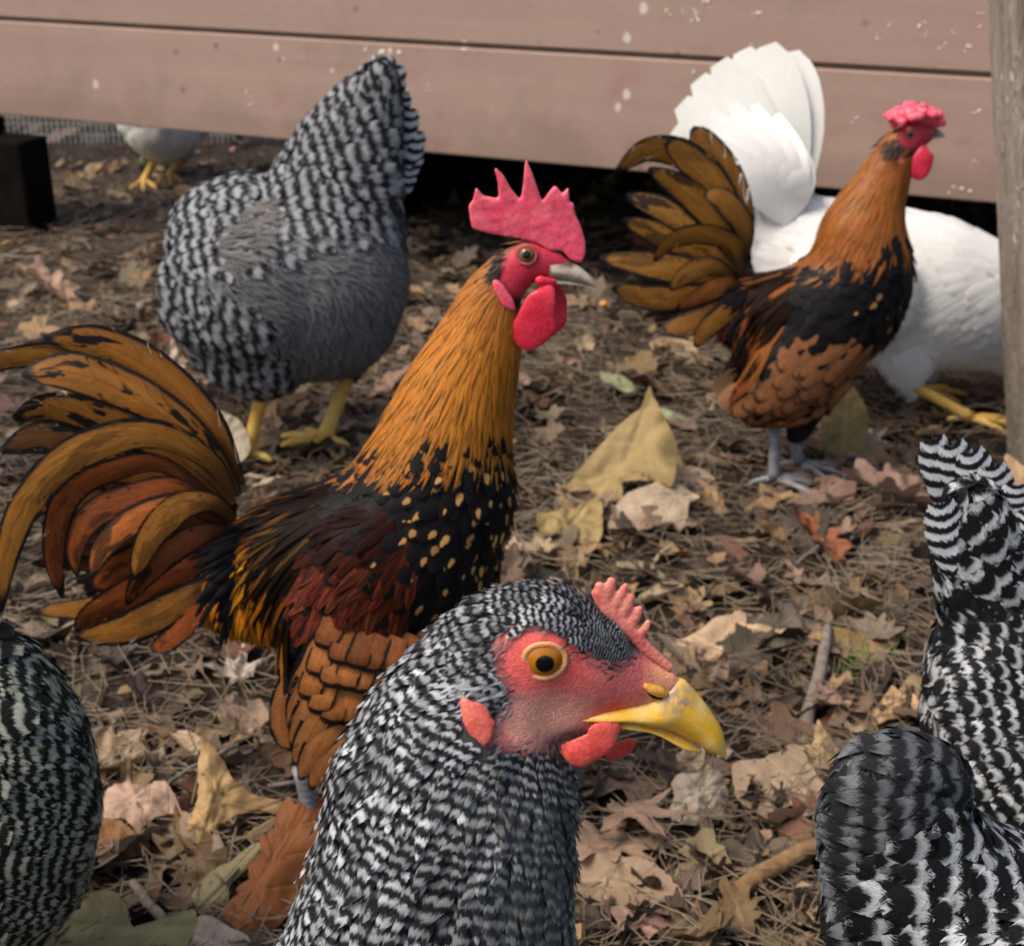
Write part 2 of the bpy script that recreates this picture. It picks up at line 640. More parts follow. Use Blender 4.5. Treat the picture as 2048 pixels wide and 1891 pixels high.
def mat_barred(name, nb, dark, light, jit=.5, sharp=.22, vee=.25, rough=.55, bias=.5, wob=.5, ofs=0.0, drop=0.0):
    g = G(name)
    u, v, r, T, A = feather_coords(g)
    n = g.noise(g.vec(u * 1.4, v * 3.5, r * 91.0), 1.0, 2.0)
    b = barbs(g, u, v, r)
    ph = g.sep(g.attr('fph').outputs['Vector'])[0] * nb - u * u * vee + (n - .5) * wob + (r - .5) * jit + (b - .5) * .45 + ofs
    s = (ph * 6.2832).sin() * .5 + .5
    s = (s + (b - .5) * .35).step(bias - sharp, bias + sharp)
    if drop: s = s * (1 - (r * 7.31).sin().abs() * drop)
    s = s * A + (1 - A) * .42
    lt = g.mix(1.0, light, T, 'MULTIPLY')
    c = g.mix(s, dark, lt)
    c = g.scale(c, b * .9 + .55)
    g.bump(b, .35, .0008)
    return g.done(c, rough, .10, Alpha=fringe(g, u, v, b))

def mat_hackle(name, dark=(.008, .006, .006, 1), rough=.42, spec=.25):
    g = G(name)
    u, v, r, T, A = feather_coords(g)
    b = g.noise(g.vec(u.abs() * 3.0, (v - u.abs() * .25) * 9.0, r * 51.0), 1.0, 2.0)
    big = g.noise(g.vec(u * 1.5, v * 2.0, r * 23.0), 1.0, 1.0)
    k = (u.abs() + (big - .5) * .5).step(.42, .22) * (v + (r - .5) * .5).step(.25, .6) * A
    edge = (u.abs() + (big - .5) * .3).step(.86, 1.0) * A.pow(.5) * .5
    c = g.scale(T, b * .7 + .6)
    c = g.scale(c, r * .35 + .82)
    c = g.mix(k.max(edge), c, dark)
    g.bump(b, .3, .0006)
    return g.done(c, rough, spec, Alpha=fringe(g, u, v, b, .70, .7))

def mat_spangle(name, base, rough=.33):
    g = G(name)
    u, v, r, T, A = feather_coords(g)
    n = g.noise(g.vec(u * 1.2, v * 2.0, r * 71.0), 1.0, 2.0)
    b = barbs(g, u, v, r, 6, 30)
    d = (((u * u * 1.8) + ((v - .80) * 3.6).pow(2.0)).pow(.5) + (n - .5) * .7) / ((r * 43.0).sin().abs() * .75 + .36)
    spot = d.step(.62, .42) * g.m('LESS_THAN', r, A)
    c = g.mix(spot, base, T)
    c = g.scale(c, b * .9 + .5)
    g.bump(b, .3, .0006)
    return g.done(c, .5, .10, Alpha=fringe(g, u, v, b, .7, .7))

def mat_laced(name, dark=(.009, .007, .007, 1), rough=.42, e0=.72, e1=.86, tip=.86, base_dark=0.0, slant=.4):
    g = G(name)
    u, v, r, T, A = feather_coords(g)
    n = g.noise(g.vec(u * 1.5, v * 4.0, r * 63.0), 1.0, 2.0)
    b = barbs(g, u, v, r, 4, 70, .5 * slant)
    wv = g.noise(g.vec(u * .6 + 3.0, v * 3.0, r * 29.0), 1.0, 2.0)
    e = ((u.abs() + (n - .5) * .22 + (wv - .42) * .55).step(e0, e1)).max((v + (n - .5) * .08 - u * u * -.05).step(tip, tip + .05))
    blot = g.noise(g.vec(u * 1.1, v * 3.2, r * 33.0 + 4), 1.0, 3.0)
    fre = g.noise(g.vec(u * 5.0, v * 22.0, r * 19.0), 1.0, 2.0)
    e = e.max((blot + (v - .5) * .12 + (fre - .5) * .18).step(.55, .61) * A)
    e = e.max((v + (n - .5) * .3).step(.30, .04) * base_dark)
    rach = u.abs().step(.07, .02) * .35
    c = g.scale(T, b * 1.3 + .30)
    c = g.scale(c, 1.12 - u.abs() * .35)
    c = g.scale(c, g.noise(g.vec(u * 2.0, v * 5.0, r * 13.0 + 2), 1.0, 2.0) * .7 + .62)
    c = g.mix(rach, c, (.05, .02, .008, 1))
    c = g.mix(e, c, dark)
    sp = g.noise(g.vec(u * .8, (v - u.abs() * .45 * slant) * 8.0, r * 57.0 + 1.0), 1.0, 1.0)
    slit = ((sp - .5).abs().step(.004, .013)).max((u.abs() + (n - .5) * .4).step(.62, .40))
    g.bump(b, .35, .0008)
    return g.done(c, rough, .22, Alpha=fringe(g, u, v, b, .80, .5) * slit)

def mat_plain(name, rough=.6, var=.4, spec=.25, e=.7):
    g = G(name)
    u, v, r, T, A = feather_coords(g)
    b = barbs(g, u, v, r, 5, 30)
    c = g.scale(T, b * var + (1 - var * .5))
    g.bump(b, .3, .0006)
    return g.done(c, rough, spec, Alpha=fringe(g, u, v, b, e, .8))

M = {}
BLK = (.012, .012, .014, 1)
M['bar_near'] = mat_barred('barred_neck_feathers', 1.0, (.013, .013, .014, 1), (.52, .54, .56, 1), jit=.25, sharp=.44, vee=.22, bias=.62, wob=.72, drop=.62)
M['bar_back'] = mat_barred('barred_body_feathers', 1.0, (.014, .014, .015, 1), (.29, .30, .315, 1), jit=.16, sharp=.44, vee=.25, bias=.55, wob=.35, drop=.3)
def mat_streak(name, dark, light):
    g = G(name)
    u, v, r, T, A = feather_coords(g)
    n = g.noise(g.vec(u * 1.5, v * 2.2, r * 44.0), 1.0, 2.0)
    b = barbs(g, u, v, r)
    s = (1.0 - ((u - .25 + (n - .5) * .8).abs() / .75)).step(.15, .65) * (v + (n - .5) * .5).step(.25, .5) * (v + (b - .5) * .2).step(1.0, .86)
    c = g.mix(s, dark, g.scale(light, r * .7 + .6))
    c = g.scale(c, b * .7 + .65)
    g.bump(b, .3, .0006)
    return g.done(c, .5, .2, Alpha=fringe(g, u, v, b))
M['streak'] = mat_streak('green_grey_streaked_feathers', (.012, .013, .010, 1), (.36, .40, .31, 1))
M['black'] = mat_plain('black_feathers', .75, .5, .08, .45)
M['bar_dark'] = mat_barred('dark_barred_feathers', 1.0, (.010, .011, .009, 1), (.34, .36, .29, 1), jit=.15, sharp=.30, vee=.3, bias=.64, wob=.4, drop=.35)
M['bar_lace'] = mat_barred('white_edged_dark_feathers', 1.0, (.008, .008, .009, 1), (.50, .52, .53, 1), jit=.0, sharp=.30, vee=.40, bias=.76, wob=.26, drop=.4)
M['hackle'] = mat_hackle('gold_hackle_feathers')
M['saddle'] = mat_hackle('dark_saddle_feathers', rough=.5, spec=.06)
M['spangle'] = mat_spangle('black_spangled_feathers', (.007, .006, .0065, 1))
M['laced'] = mat_laced('laced_feathers')
M['tail'] = mat_laced('gold_tail_feathers', e0=.76, e1=.9, tip=.92, rough=.45, base_dark=.75)
M['wing'] = mat_laced('laced_wing_feathers', e0=.74, e1=.86, tip=.93, rough=.5)
M['wing_soft'] = mat_laced('soft_edged_wing_feathers', dark=(.05, .022, .011, 1), e0=.84, e1=1.0, tip=.92, rough=.55)
M['covert'] = mat_laced('barred_wing_coverts', e0=.80, e1=.93, tip=.80, rough=.6)
M['plain'] = mat_plain('plain_feathers')
M['white'] = mat_plain('white_feathers', .6, .22, .2, .9)
M['fluff'] = mat_plain('grey_fluff', .8, .8, .08, .35)

def mat_skin(name, rough=.45, bumps=.5, sc=700.0):
    g = G(name)
    T = g.attr('tint')
    o = g.obj()
    vo = g.voro(o, sc)
    n = g.noise(o, sc * .3, 3.0)
    c = g.scale(X(g, T.outputs['Color']), (n - .5) * .7 + (vo - .4) * -.45 + 1.0)
    g.bump(vo * -1.0 + n * .6, bumps, .0012)
    return g.done(c, rough, .25, Subsurface_Weight=.12, Subsurface_Scale=.004)
M['skin'] = mat_skin('bird_skin', bumps=.22, sc=1500.0)

def mat_flesh(name, col, col2, sc=500.0, rough=.36, bump=.18):
    g = G(name)
    o = g.obj()
    n = g.noise(o, sc * .16, 3.0)
    vo = g.voro(o, sc)
    c = g.mix(n.step(.3, .7), col, col2)
    fl = g.noise(o, sc * .06, 2.0)
    c = g.scale(c, 1.15 - vo * .45)
    c = g.scale(c, fl * .6 + .72)
    g.bump(vo * -1.0, bump, .0008)
    return g.done(c, rough, .45, Subsurface_Weight=.3, Subsurface_Scale=.006)
M['comb_red'] = mat_flesh('pink_red_comb', (.80, .080, .145, 1), (.86, .15, .20, 1), 800, .38, .16)
M['wattle_red'] = mat_flesh('red_wattle', (.62, .02, .05, 1), (.74, .045, .08, 1))
M['comb_pink'] = mat_flesh('pale_pink_comb', (.72, .17, .15, 1), (.80, .29, .22, 1), 900)
M['wattle_coral'] = mat_flesh('coral_wattle', (.75, .075, .065, 1), (.80, .13, .10, 1), 900)
M['earlobe'] = mat_flesh('red_earlobe', (.68, .10, .08, 1), (.78, .22, .15, 1), 800)
M['lid'] = mat_flesh('eye_ring_skin', (.80, .40, .17, 1), (.78, .30, .16, 1), 1500, .45, .25)
M['lid_red'] = mat_flesh('red_eye_ring_skin', (.45, .05, .06, 1), (.36, .06, .06, 1), 1500, .45, .25)

def mat_beak(name, a, b, mark, mk=.0):
    g = G(name)
    T = g.attr('tint')
    n = g.noise(g.obj(), 160.0, 3.0, .6)
    fine = g.noise(g.obj(), 900.0, 2.0)
    c = g.mix(n.step(.35, .7), a, b)
    c = g.mix(X(g, T.outputs['Alpha']) * n.step(.25, .5), c, mark)
    c = g.scale(c, fine * .3 + .85)
    g.bump(n + fine * .3, .25, .001)
    return g.done(c, .33, .5, Subsurface_Weight=.1, Subsurface_Scale=.003)
M['beak_yellow'] = mat_beak('yellow_beak', (.80, .44, .035, 1), (.82, .55, .16, 1), (.13, .14, .17, 1))
M['beak_horn'] = mat_beak('horn_beak', (.40, .33, .25, 1), (.58, .50, .40, 1), (.06, .05, .05, 1))

def mat_simple(name, c1, c2, sc, rough=.6, spec=.3, bump=.3, dist=.002, detail=3.0):
    g = G(name)
    n = g.noise(g.obj(), sc, detail, .6)
    g.bump(n, bump, dist)
    return g.done(g.mix(n.step(.3, .7), c1, c2), rough, spec)
def mat_leg(name, c1, c2):
    g = G(name)
    o = g.obj()
    x, y, z = g.sep(o)
    sc = (z * 1300.0).sin() * .5 + .5
    n = g.noise(o, 90.0, 3.0)
    c = g.scale(g.mix(n.step(.3, .7), c1, c2), sc * .10 + .92)
    g.bump(sc * .5 + n, .3, .001)
    return g.done(c, .5, .35)
M['leg_yellow'] = mat_leg('yellow_leg_scales', (.56, .30, .045, 1), (.62, .42, .12, 1))
M['leg_grey'] = mat_leg('slate_leg_scales', (.15, .16, .18, 1), (.26, .27, .29, 1))

def mat_eye(name, iris, iris2, pupil=.50):
    """eyeball whose local +Z looks outward"""
    g = G(name)
    x, y, z = g.sep(g.obj())
    rad = (x * x + y * y).pow(.5)
    ang = g.noise(g.vec(x * 900.0, y * 900.0, 0.0), 1.0, 2.0)
    c = g.mix(ang, iris, iris2)
    rr = g.attr('tint')
    R = X(g, rr.outputs['Alpha'])
    q = rad / R
    c = g.mix(q.step(pupil + .36, pupil + .5), c, (.03, .015, .008, 1))
    c = g.mix(q.step(pupil + .05, pupil - .02), c, (.004, .004, .005, 1))
    return g.done(c, .10, .25, Coat_Weight=.25, Coat_Roughness=.03)
M['eye_amber'] = mat_eye('amber_eye', (.42, .165, .010, 1), (.27, .09, .005, 1), .37)
M['gape'] = mat_flesh('yellow_gape', (.80, .44, .035, 1), (.80, .36, .08, 1), 900)
M['eye_brown'] = mat_eye('brown_eye', (.20, .10, .04, 1), (.09, .045, .02, 1), .40)
M['eye_hidden'] = M['eye_brown']

# ---- setting materials
g = G('leaf_mould_ground')
o = g.obj()
n1 = g.noise(o, 9.0, 6.0, .65); n2 = g.noise(o, 85.0, 4.0, .7); vo = g.voro(o, 60.0)
c = g.mix(n1.step(.35, .65), (.016, .011, .008, 1), (.036, .027, .019, 1))
c = g.mix(n2.step(.5, .75), c, (.11, .083, .058, 1))
g.bump(n2 + vo * .5 + n1, .8, .012)
M['ground'] = g.done(c, .95, .15)

def siding(name):
    g = G(name)
    o = g.obj()
    x, y, z = g.sep(o)
    n = g.noise(o, 3.0, 4.0, .6)
    fine = g.noise(o, 140.0, 3.0, .6)
    str_ = g.noise(g.vec(x * 2.0, y * 2.0, z * 60.0), 1.0, 3.0)
    c = g.mix(n.step(.3, .7), (.318, .215, .174, 1), (.345, .24, .19, 1))
    red = g.noise(o, 11.0, 3.0, .55)
    c = g.mix(red.step(.56, .80) * .6, c, (.29, .13, .115, 1))
    c = g.scale(c, fine * .22 + .89)
    # specks of old grime and paint splashes
    v1 = g.voro(o, 19.0)
    cl = g.noise(o, 2.3, 2.0)
    c = g.mix(v1.step(.12, .07) * cl.step(.52, .6) * .5, c, (.09, .05, .045, 1))
    v2 = g.voro(g.vec(x * 17.0 + 3.3, y * 17.0, z * 13.0), 1.0)
    c = g.mix((v2 + (fine - .5) * .12).step(.12, .07) * cl.step(.47, .57) * .75, c, (.66, .58, .50, 1))
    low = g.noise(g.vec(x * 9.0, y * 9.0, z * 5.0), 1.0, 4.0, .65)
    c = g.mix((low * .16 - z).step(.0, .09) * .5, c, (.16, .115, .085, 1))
    c = g.mix(low.step(.52, .72) * .4, c, (.25, .19, .14, 1))
    c = g.scale(c, str_ * .22 + .89)
    g.bump(str_ * .6 + fine * .5, .3, .0015)
    return g.done(c, .62, .3)
M['siding'] = siding('mauve_brown_siding_paint')
M['siding_groove'] = mat_simple('shaded_groove', (.13, .085, .068, 1), (.18, .12, .095, 1), 30, .8)  # brown shading of the board grooves is put into this colour

g = G('weathered_post_wood')
x, y, z = g.sep(g.obj())
w = g.noise(g.vec(x * 55.0, y * 55.0, z * 2.2), 1.0, 4.0, .6, .4)
ring = (w * 55.0 + z * 2.0).sin() * .5 + .5
big = g.noise(g.obj(), 14.0, 3.0)
c = g.mix(w.step(.3, .7), (.19, .145, .108, 1), (.36, .295, .235, 1))
c = g.mix(ring * .45, c, (.42, .37, .32, 1))
c = g.mix(big.step(.58, .7) * .35, c, (.25, .15, .10, 1))
stain = g.voro(g.obj(), 30.0)
c = g.mix((stain + (big - .5) * .5).step(.16, .08) * .8, c, (.62, .60, .55, 1))
g.bump(ring + w, .6, .003)
M['post'] = g.done(c, .85, .2)
M['dark_wood'] = mat_simple('near_black_timber', (.004, .003, .0026, 1), (.008, .006, .005, 1), 30, .95, .04)  # even near-black colour for the block, under-wall boards and nostril
M['wire'] = mat_simple('galvanised_wire', (.32, .32, .31, 1), (.42, .42, .40, 1), 80, .5, .5)
M['bark'] = mat_simple('grey_twig_bark', (.13, .105, .085, 1), (.24, .20, .165, 1), 130, .85, .2, .5)
M['bark_brown'] = mat_simple('brown_twig_bark', (.17, .095, .045, 1), (.27, .17, .085, 1), 120, .8, .2, .5)
M['needle'] = mat_simple('dry_pine_needles', (.10, .072, .048, 1), (.22, .17, .12, 1), 8, .7, .25, .1)
M['grass'] = mat_simple('green_moss_grass', (.07, .12, .025, 1), (.13, .19, .05, 1), 40, .7, .2, .1)
M['dropping'] = mat_simple('white_splash', (.52, .45, .39, 1), (.66, .60, .54, 1), 120, .8, .2, .3)
M['corn'] = mat_simple('orange_corn', (.62, .26, .04, 1), (.7, .33, .06, 1), 200, .5)

def mat_leaf(name, per_object):
    g = G(name)
    uvx, uvy, r = g.sep(g.attr('fuv').outputs['Vector'])
    if per_object:
        oi = g.objinfo()
        base = X(g, oi.outputs['Color']); rnd = X(g, oi.outputs['Random'])
    else:
        base = X(g, g.attr('tint').outputs['Color']); rnd = r
    n = g.noise(g.vec(uvx * 2.4, uvy * 2.4, rnd * 40.0), 1.0, 4.0, .65)
    fine = g.noise(g.vec(uvx * 16.0, uvy * 16.0, rnd * 17.0), 1.0, 3.0, .7)
    rib = uvx.abs().step(.05, .015)
    side = ((uvy - uvx.abs() * .8) * 24.0).sin().step(.86, 1.0) * .55
    vein = rib.max(side)
    c = g.scale(base, n * .9 + .55)
    c = g.mix(n.step(.55, .75) * .5, c, g.scale(base, .42))
    c = g.scale(c, fine * .5 + .75)
    c = g.mix(vein * .35, c, g.scale(base, 1.5))
    sp = g.voro(g.vec(uvx * 9.0, uvy * 9.0, rnd * 9.0), 1.0)
    c = g.mix(sp.step(.16, .08) * .5, c, (.03, .018, .012, 1))
    g.bump(fine * .6 + n + vein * .8, .6, .002)
    g.done(c, .62, .3)
    tr = g.nt.nodes.new('ShaderNodeBsdfTranslucent')
    g.put(tr.inputs[0], c)
    mx = g.nt.nodes.new('ShaderNodeMixShader'); mx.inputs[0].default_value = .18
    g.nt.links.new(g.b.outputs[0], mx.inputs[1]); g.nt.links.new(tr.outputs[0], mx.inputs[2])
    g.nt.links.new(mx.outputs[0], g.out.inputs[0])
    return g.mat
M['leaf'] = mat_leaf('dry_leaf', True)
M['litter'] = mat_leaf('leaf_litter', False)
# ------------------------------------------------------------------ the setting
def axis(parts):
    return np.unique(np.concatenate([np.linspace(a, b, n) for a, b, n in parts]).round(5))
def height(x, y):
    return 0.006 * math.sin(x * 7.3 + 1.2) * math.sin(y * 6.1) + 0.012 * mnoise.noise((x * 3.1, y * 3.1, 0.3)) + 0.007 * mnoise.noise((x * 11.0, y * 11.0, 1.7))
gx = axis([(-60, -3, 8), (-3, -1.6, 12), (-1.6, 1.6, 150), (1.6, 3, 12), (3, 60, 8)])
gy = axis([(-60, -1, 8), (-1, 0.2, 10), (0.2, 3.2, 140), (3.2, 6, 20), (6, 60, 8)])
GX, GY = np.meshgrid(gx, gy)
GZ = np.array([[height(x, y) for x in gx] for y in gy])
nx = len(gx)
i, j = np.meshgrid(np.arange(len(gy) - 1), np.arange(nx - 1), indexing='ij')
a = (i * nx + j).ravel()
gr = mesh_np('ground', np.stack([GX.ravel(), GY.ravel(), GZ.ravel()], 1), np.stack([a, a + 1, a + nx + 1, a + nx], 1), M['ground'])
gr['kind'] = 'structure'

# --- shed wall of wide horizontal boards standing clear of the ground
def at_height(px, py, z):
    d = ray(px, py)
    return CAM + d * ((z - CAM_H) / d[2])
WZ = 0.197
WL, WR = at_height(0, 229, WZ), at_height(1975, 406, WZ)
wdir = (WR - WL); wlen = np.linalg.norm(wdir[:2]); wdir = wdir / wlen
wn = np.array([-wdir[1], wdir[0], 0.0])           # pointing away from the camera
if wn[1] < 0: wn = -wn
def wall_z(px, py):
    d = ray(px, py)
    t = ((WL - CAM) @ wn) / (d @ wn)
    return CAM_H + d[2] * t
zs = .5 * (wall_z(0, 26) + wall_z(1975, 168))
board_h = zs - WZ
wall = empty('shed_wall', WL, 'mauve brown shed wall of wide horizontal boards with white splashes, clear of the ground', 'wall')
WM = np.eye(4); WM[:3, 0] = wdir; WM[:3, 1] = wn; WM[:3, 2] = (0, 0, 1); WM[:3, 3] = WL
def wall_box(A, x0, x1, y0, y1, z0, z1):
    A.box((x0, y0, z0 - WZ), (x1, y1, z1 - WZ), WM)
def bevelled(o, w, seg=2):
    b = o.modifiers.new('bevel', 'BEVEL'); b.width = w; b.segments = seg; b.limit_method = 'ANGLE'
    return o
z = WZ
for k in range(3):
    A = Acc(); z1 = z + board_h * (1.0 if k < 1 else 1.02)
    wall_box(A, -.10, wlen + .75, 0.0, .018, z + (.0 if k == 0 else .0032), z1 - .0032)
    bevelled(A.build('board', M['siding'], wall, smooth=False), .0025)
    z = z1
A = Acc(); wall_box(A, -.095, wlen + .74, .0055, .035, WZ + .004, z - .004); A.build('groove_backing', M['siding_groove'], wall, smooth=False)
A = Acc(); wall_box(A, 0.62, wlen + .74, .036, 1.25, WZ + .006, WZ + .05); A.build('shade_floor', M['dark_wood'], wall, smooth=False)  # shed floor slab added to darken the gap, left end kept open
A = Acc(); wall_box(A, 0.62, wlen + .74, 1.2, 1.24, -.02, WZ + .004); A.build('rear_shade_board', M['dark_wood'], wall, smooth=False)  # unseen board added at the back so no bright ground shows through
A = Acc(); wall_box(A, 0.60, .625, .25, 1.24, -.02, WZ + .004); A.build('end_shade_board', M['dark_wood'], wall, smooth=False)  # unseen board added to close the dark gap off from the open left

# white splashes standing slightly proud of the boards
sp = Acc()
SPL = [(735, 98, 9), (757, 108, 16), (790, 103, 13), (775, 118, 8), (497, 187, 9), (500, 205, 6), (563, 120, 6), (602, 113, 6), (832, 181, 7), (857, 175, 6),
       (1395, 8, 15), (1412, 5, 11), (1390, 36, 8), (1338, 26, 6), (1365, 20, 5), (1520, 30, 8), (1505, 30, 5), (1780, 54, 8), (1845, 48, 9), (1848, 64, 7), (1886, 92, 8), (1934, 88, 9), (1932, 104, 6),
       (1760, 75, 7), (1903, 63, 5), (1384, 142, 7), (1712, 240, 8), (1954, 220, 7), (1918, 368, 10), (1905, 378, 8), (1935, 384, 7), (1962, 30, 8), (1958, 48, 6), (1500, 90, 4), (1950, 325, 6)]
rs = random.Random(4)
for px, py, r in SPL:
    d = ray(px, py); t = ((WL - CAM) @ wn) / (d @ wn); c = CAM + d * t
    for q in range(3):
        rr = r * t / FPX * rs.uniform(.14, .42)
        cc = c + wdir * rs.uniform(-1, 1) * r * t / FPX + np.array([0, 0, rs.uniform(-1.2, .6) * r * t / FPX])
        sp.add(ICO2[0] @ np.stack([wdir * rr, wn * .0009, np.array([0, 0, rr * rs.uniform(.7, 1.7)])]) + cc, t=ICO2[1])
sp.build('splash', M['dropping'], wall, kind='stuff')

# dark pier under the left end of the wall, wire mesh far behind
pb = ground_at(62, 478)
pier = Acc()
pc = (pb - WL) @ wdir
pn = (pb - WL) @ wn
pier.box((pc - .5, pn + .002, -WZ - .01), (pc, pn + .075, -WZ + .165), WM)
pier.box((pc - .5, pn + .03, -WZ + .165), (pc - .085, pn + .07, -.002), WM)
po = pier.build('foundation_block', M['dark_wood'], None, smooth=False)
tag(bevelled(po, .006), 'dark square timber block under the left end of the shed wall', 'block')

mesh_y = 3.25
mx0, mx1 = -1.9, -0.62
fence = empty('mesh_fence', (-1.2, mesh_y, 0), 'grey wire mesh fence far behind the gap under the shed wall', 'fence')
A = Acc()
x = mx0
while x < mx1:
    A.box((x, mesh_y, 0), (x + .0022, mesh_y + .002, .55)); x += .0125
zz = .02
while zz < .55:
    A.box((mx0, mesh_y + .0022, zz), (mx1, mesh_y + .004, zz + .0018)); zz += .025
A.build('wire_mesh', M['wire'], fence, smooth=False, kind='stuff')
for x in (mx0 - .02, mx1):
    A = Acc(); A.tube([(x, mesh_y, -.02), (x, mesh_y, .62)], .014, 8); A.build('fence_post', M['bark'], fence)

# --- weathered timber post at the right edge
b0 = ground_at(2066, 968)
d = ray(2033, 0); t0 = CAM + d * (b0[1] / d[1])
post = Acc()
hh = t0[2] + .25
lean = (t0 - b0) / (t0[2])
zsn = np.linspace(-.03, hh, 24)
V = []
for zq in zsn:
    c = b0 + lean * zq
    for dx, dy in ((0, 0), (.09, 0), (.09, .09), (0, .09)):
        V.append((c[0] + dx + .0012 * mnoise.noise((dx * 40, zq * 9, dy * 40)), c[1] + dy, zq))
V = np.array(V)
F = []
for k in range(len(zsn) - 1):
    for q in range(4):
        F.append((k * 4 + q, k * 4 + (q + 1) % 4, k * 4 + 4 + (q + 1) % 4, k * 4 + 4 + q))
F.append((3, 2, 1, 0)); e = len(V) - 4; F.append((e, e + 1, e + 2, e + 3))
pr = mesh_np('timber_post', V - np.array([b0[0], b0[1], 0]), np.array(F), M['post'], None, smooth=False)
pr.location = (b0[0], b0[1], 0)
bevelled(pr, .004)
tag(pr, 'weathered grey square timber post at the right edge in front of the wall', 'post')

# ------------------------------------------------------------------ bird parts
def leg(name, parent, hip, foot, mat, r=.0055, fwd=(1, 0, 0), toe=.045, knee=None):
    A = Acc()
    hip, foot, fwd = (np.asarray(p, float) for p in (hip, foot, fwd))
    mid = [hip] + ([np.asarray(knee, float)] if knee is not None else []) + [foot + np.array([0, 0, .008])]
    pts = spline(mid, 10)
    rad = np.interp(np.linspace(0, 1, 10), [0, .15, .5, .85, 1], [1.35, 1.1, .92, 1.0, 1.25]) * r
    A.tube(pts, rad, 10)
    side = np.cross((0, 0, 1), fwd)
    for ang, ln in ((-.55, .85), (0, 1.0), (.5, .85), (math.pi + .15, .5)):
        dd = fwd * math.cos(ang) + side * math.sin(ang)
        p = [foot + np.array([0, 0, .007]), foot + dd * toe * ln * .35 + np.array([0, 0, .008]), foot + dd * toe * ln * .75 + np.array([0, 0, .005]), foot + dd * toe * ln + np.array([0, 0, .001])]
        A.tube(spline(p, 8), np.array([1, .8, .85, .66, .74, .6, .5, .15]) * r * .8, 8)
    return A.build(name, mat, parent)

def eyeball(name, parent, pos, out, r, mat):
    V, F = ICO4
    me = mesh_np(name, V * r, F, mat, None, True, {'tint': np.tile([0, 0, 0, r], (len(V), 1))})
    q = Vector(out).to_track_quat('Z', 'Y')
    me.rotation_mode = 'QUATERNION'; me.rotation_quaternion = q
    me.parent = parent
    me.location = Vector(pos) - origin(parent)
    return me

def eyelid(name, eye, R, r, mat, sx=1.0, sy=1.0, h=0.0):
    """ring of skin round an eyeball, in the eyeball's own space"""
    A = Acc()
    th = np.linspace(0, 2 * math.pi, 40, endpoint=False)
    n = 10
    V = []
    for t in th:
        wob = 1 + .03 * math.sin(3 * t + 1)
        c = np.array([math.cos(t) * R * sx * wob, math.sin(t) * R * sy, h - .10 * R * abs(math.cos(t))])
        e = np.array([math.cos(t), math.sin(t), 0])
        for k in range(n):
            a = 2 * math.pi * k / n
            V.append(c + r * (e * math.cos(a) * 1.15 + np.array([0, 0, 1]) * math.sin(a) * .8))
    F = []
    m = len(th)
    for i in range(m):
        for k in range(n):
            F.append((i * n + k, ((i + 1) % m) * n + k, ((i + 1) % m) * n + (k + 1) % n, i * n + (k + 1) % n))
    o = mesh_np(name, np.array(V), np.array(F), mat, None)
    o.parent = eye
    return o

def add_eyes(parent, sk, px, py, rpx, mat, lidmat, lid=(1.02, .22), sink=.45, tilt=.55, label=None):
    p, n = sk.hit(px, py)
    pl = sk.pl
    out = n * tilt - pl.n * (1 - tilt); out /= np.linalg.norm(out)
    r = rpx * (np.linalg.norm(p - CAM) / FPX)
    for s in (0, 1):
        pos, o2 = p - out * r * sink, out
        if s:
            pos = pos - 2 * ((pos - pl.a) @ pl.n) * pl.n
            o2 = out - 2 * (out @ pl.n) * pl.n
        e = eyeball('eye', parent, pos, o2, r, mat)
        eyelid('eyelid', e, r * lid[0] * math.sqrt(1 - sink * sink), r * lid[1], lidmat, 1.04, .96, r * (sink + .03))
    return p

def beak_part(name, parent, pl, secs, mat, marks=(), sharp=.75):
    """loft of sections (top px, bottom px, half width m)"""
    secs = np.array([list(a) + list(b) + [w] for a, b, w in secs], float)
    n = 26
    S = spline(secs, n)
    m = 16
    V, T = [], []
    for s in S:
        a, b = pl.P(s[0], s[1]), pl.P(s[2], s[3])
        c = (a + b) / 2; h = (a - b) / 2
        for k in range(m):
            t = 2 * math.pi * k / m
            cy, sx = math.cos(t), math.sin(t)
            wv = (1.0 - .42 * max(cy, 0)) * max(s[4], .0003)
            V.append(c + h * cy + pl.n * sx * wv)
    V = np.array(V)
    F = [(i * m + k, i * m + (k + 1) % m, (i + 1) * m + (k + 1) % m, (i + 1) * m + k) for i in range(n - 1) for k in range(m)]
    tr = [(0, k, k + 1) for k in range(1, m - 1)] + [((n - 1) * m, (n - 1) * m + k + 1, (n - 1) * m + k) for k in range(1, m - 1)]
    uv = pl.uv(V)
    al = np.zeros(len(V))
    for x, y, rr in marks:
        al = np.maximum(al, np.clip(1.4 - np.hypot(uv[:, 0] - x, uv[:, 1] - y) / rr, 0, 1))
    tint = np.concatenate([np.zeros((len(V), 3)), al[:, None]], 1)
    return mesh_np(name, V, [np.array(F), np.array(tr)], mat, parent, True, {'tint': tint})

def flesh(name, parent, pl, chains, voxel, mat, smooth=5, label=None):
    B = Blob(pl)
    for c in chains:
        B.chain(c)
    V, F = B.mesh(voxel, smooth)
    o = mesh_np(name, V, F, mat, parent)
    if label: o['label'] = label
    return o

def comb_slab(name, parent, pl, outline, thick, voxel, mat, smooth=4, off=0.0, lumps=.0006):
    v, f = slab(pl, outline, thick, off)
    V, F = remeshed(v, f, voxel, smooth)
    d = np.array([mnoise.noise(Vector(p * 260.0)) for p in V])
    s = np.sign((V - pl.a) @ pl.n - off)
    V = V + pl.n * (s * d * lumps)[:, None]
    return mesh_np(name, V, F, mat, parent)

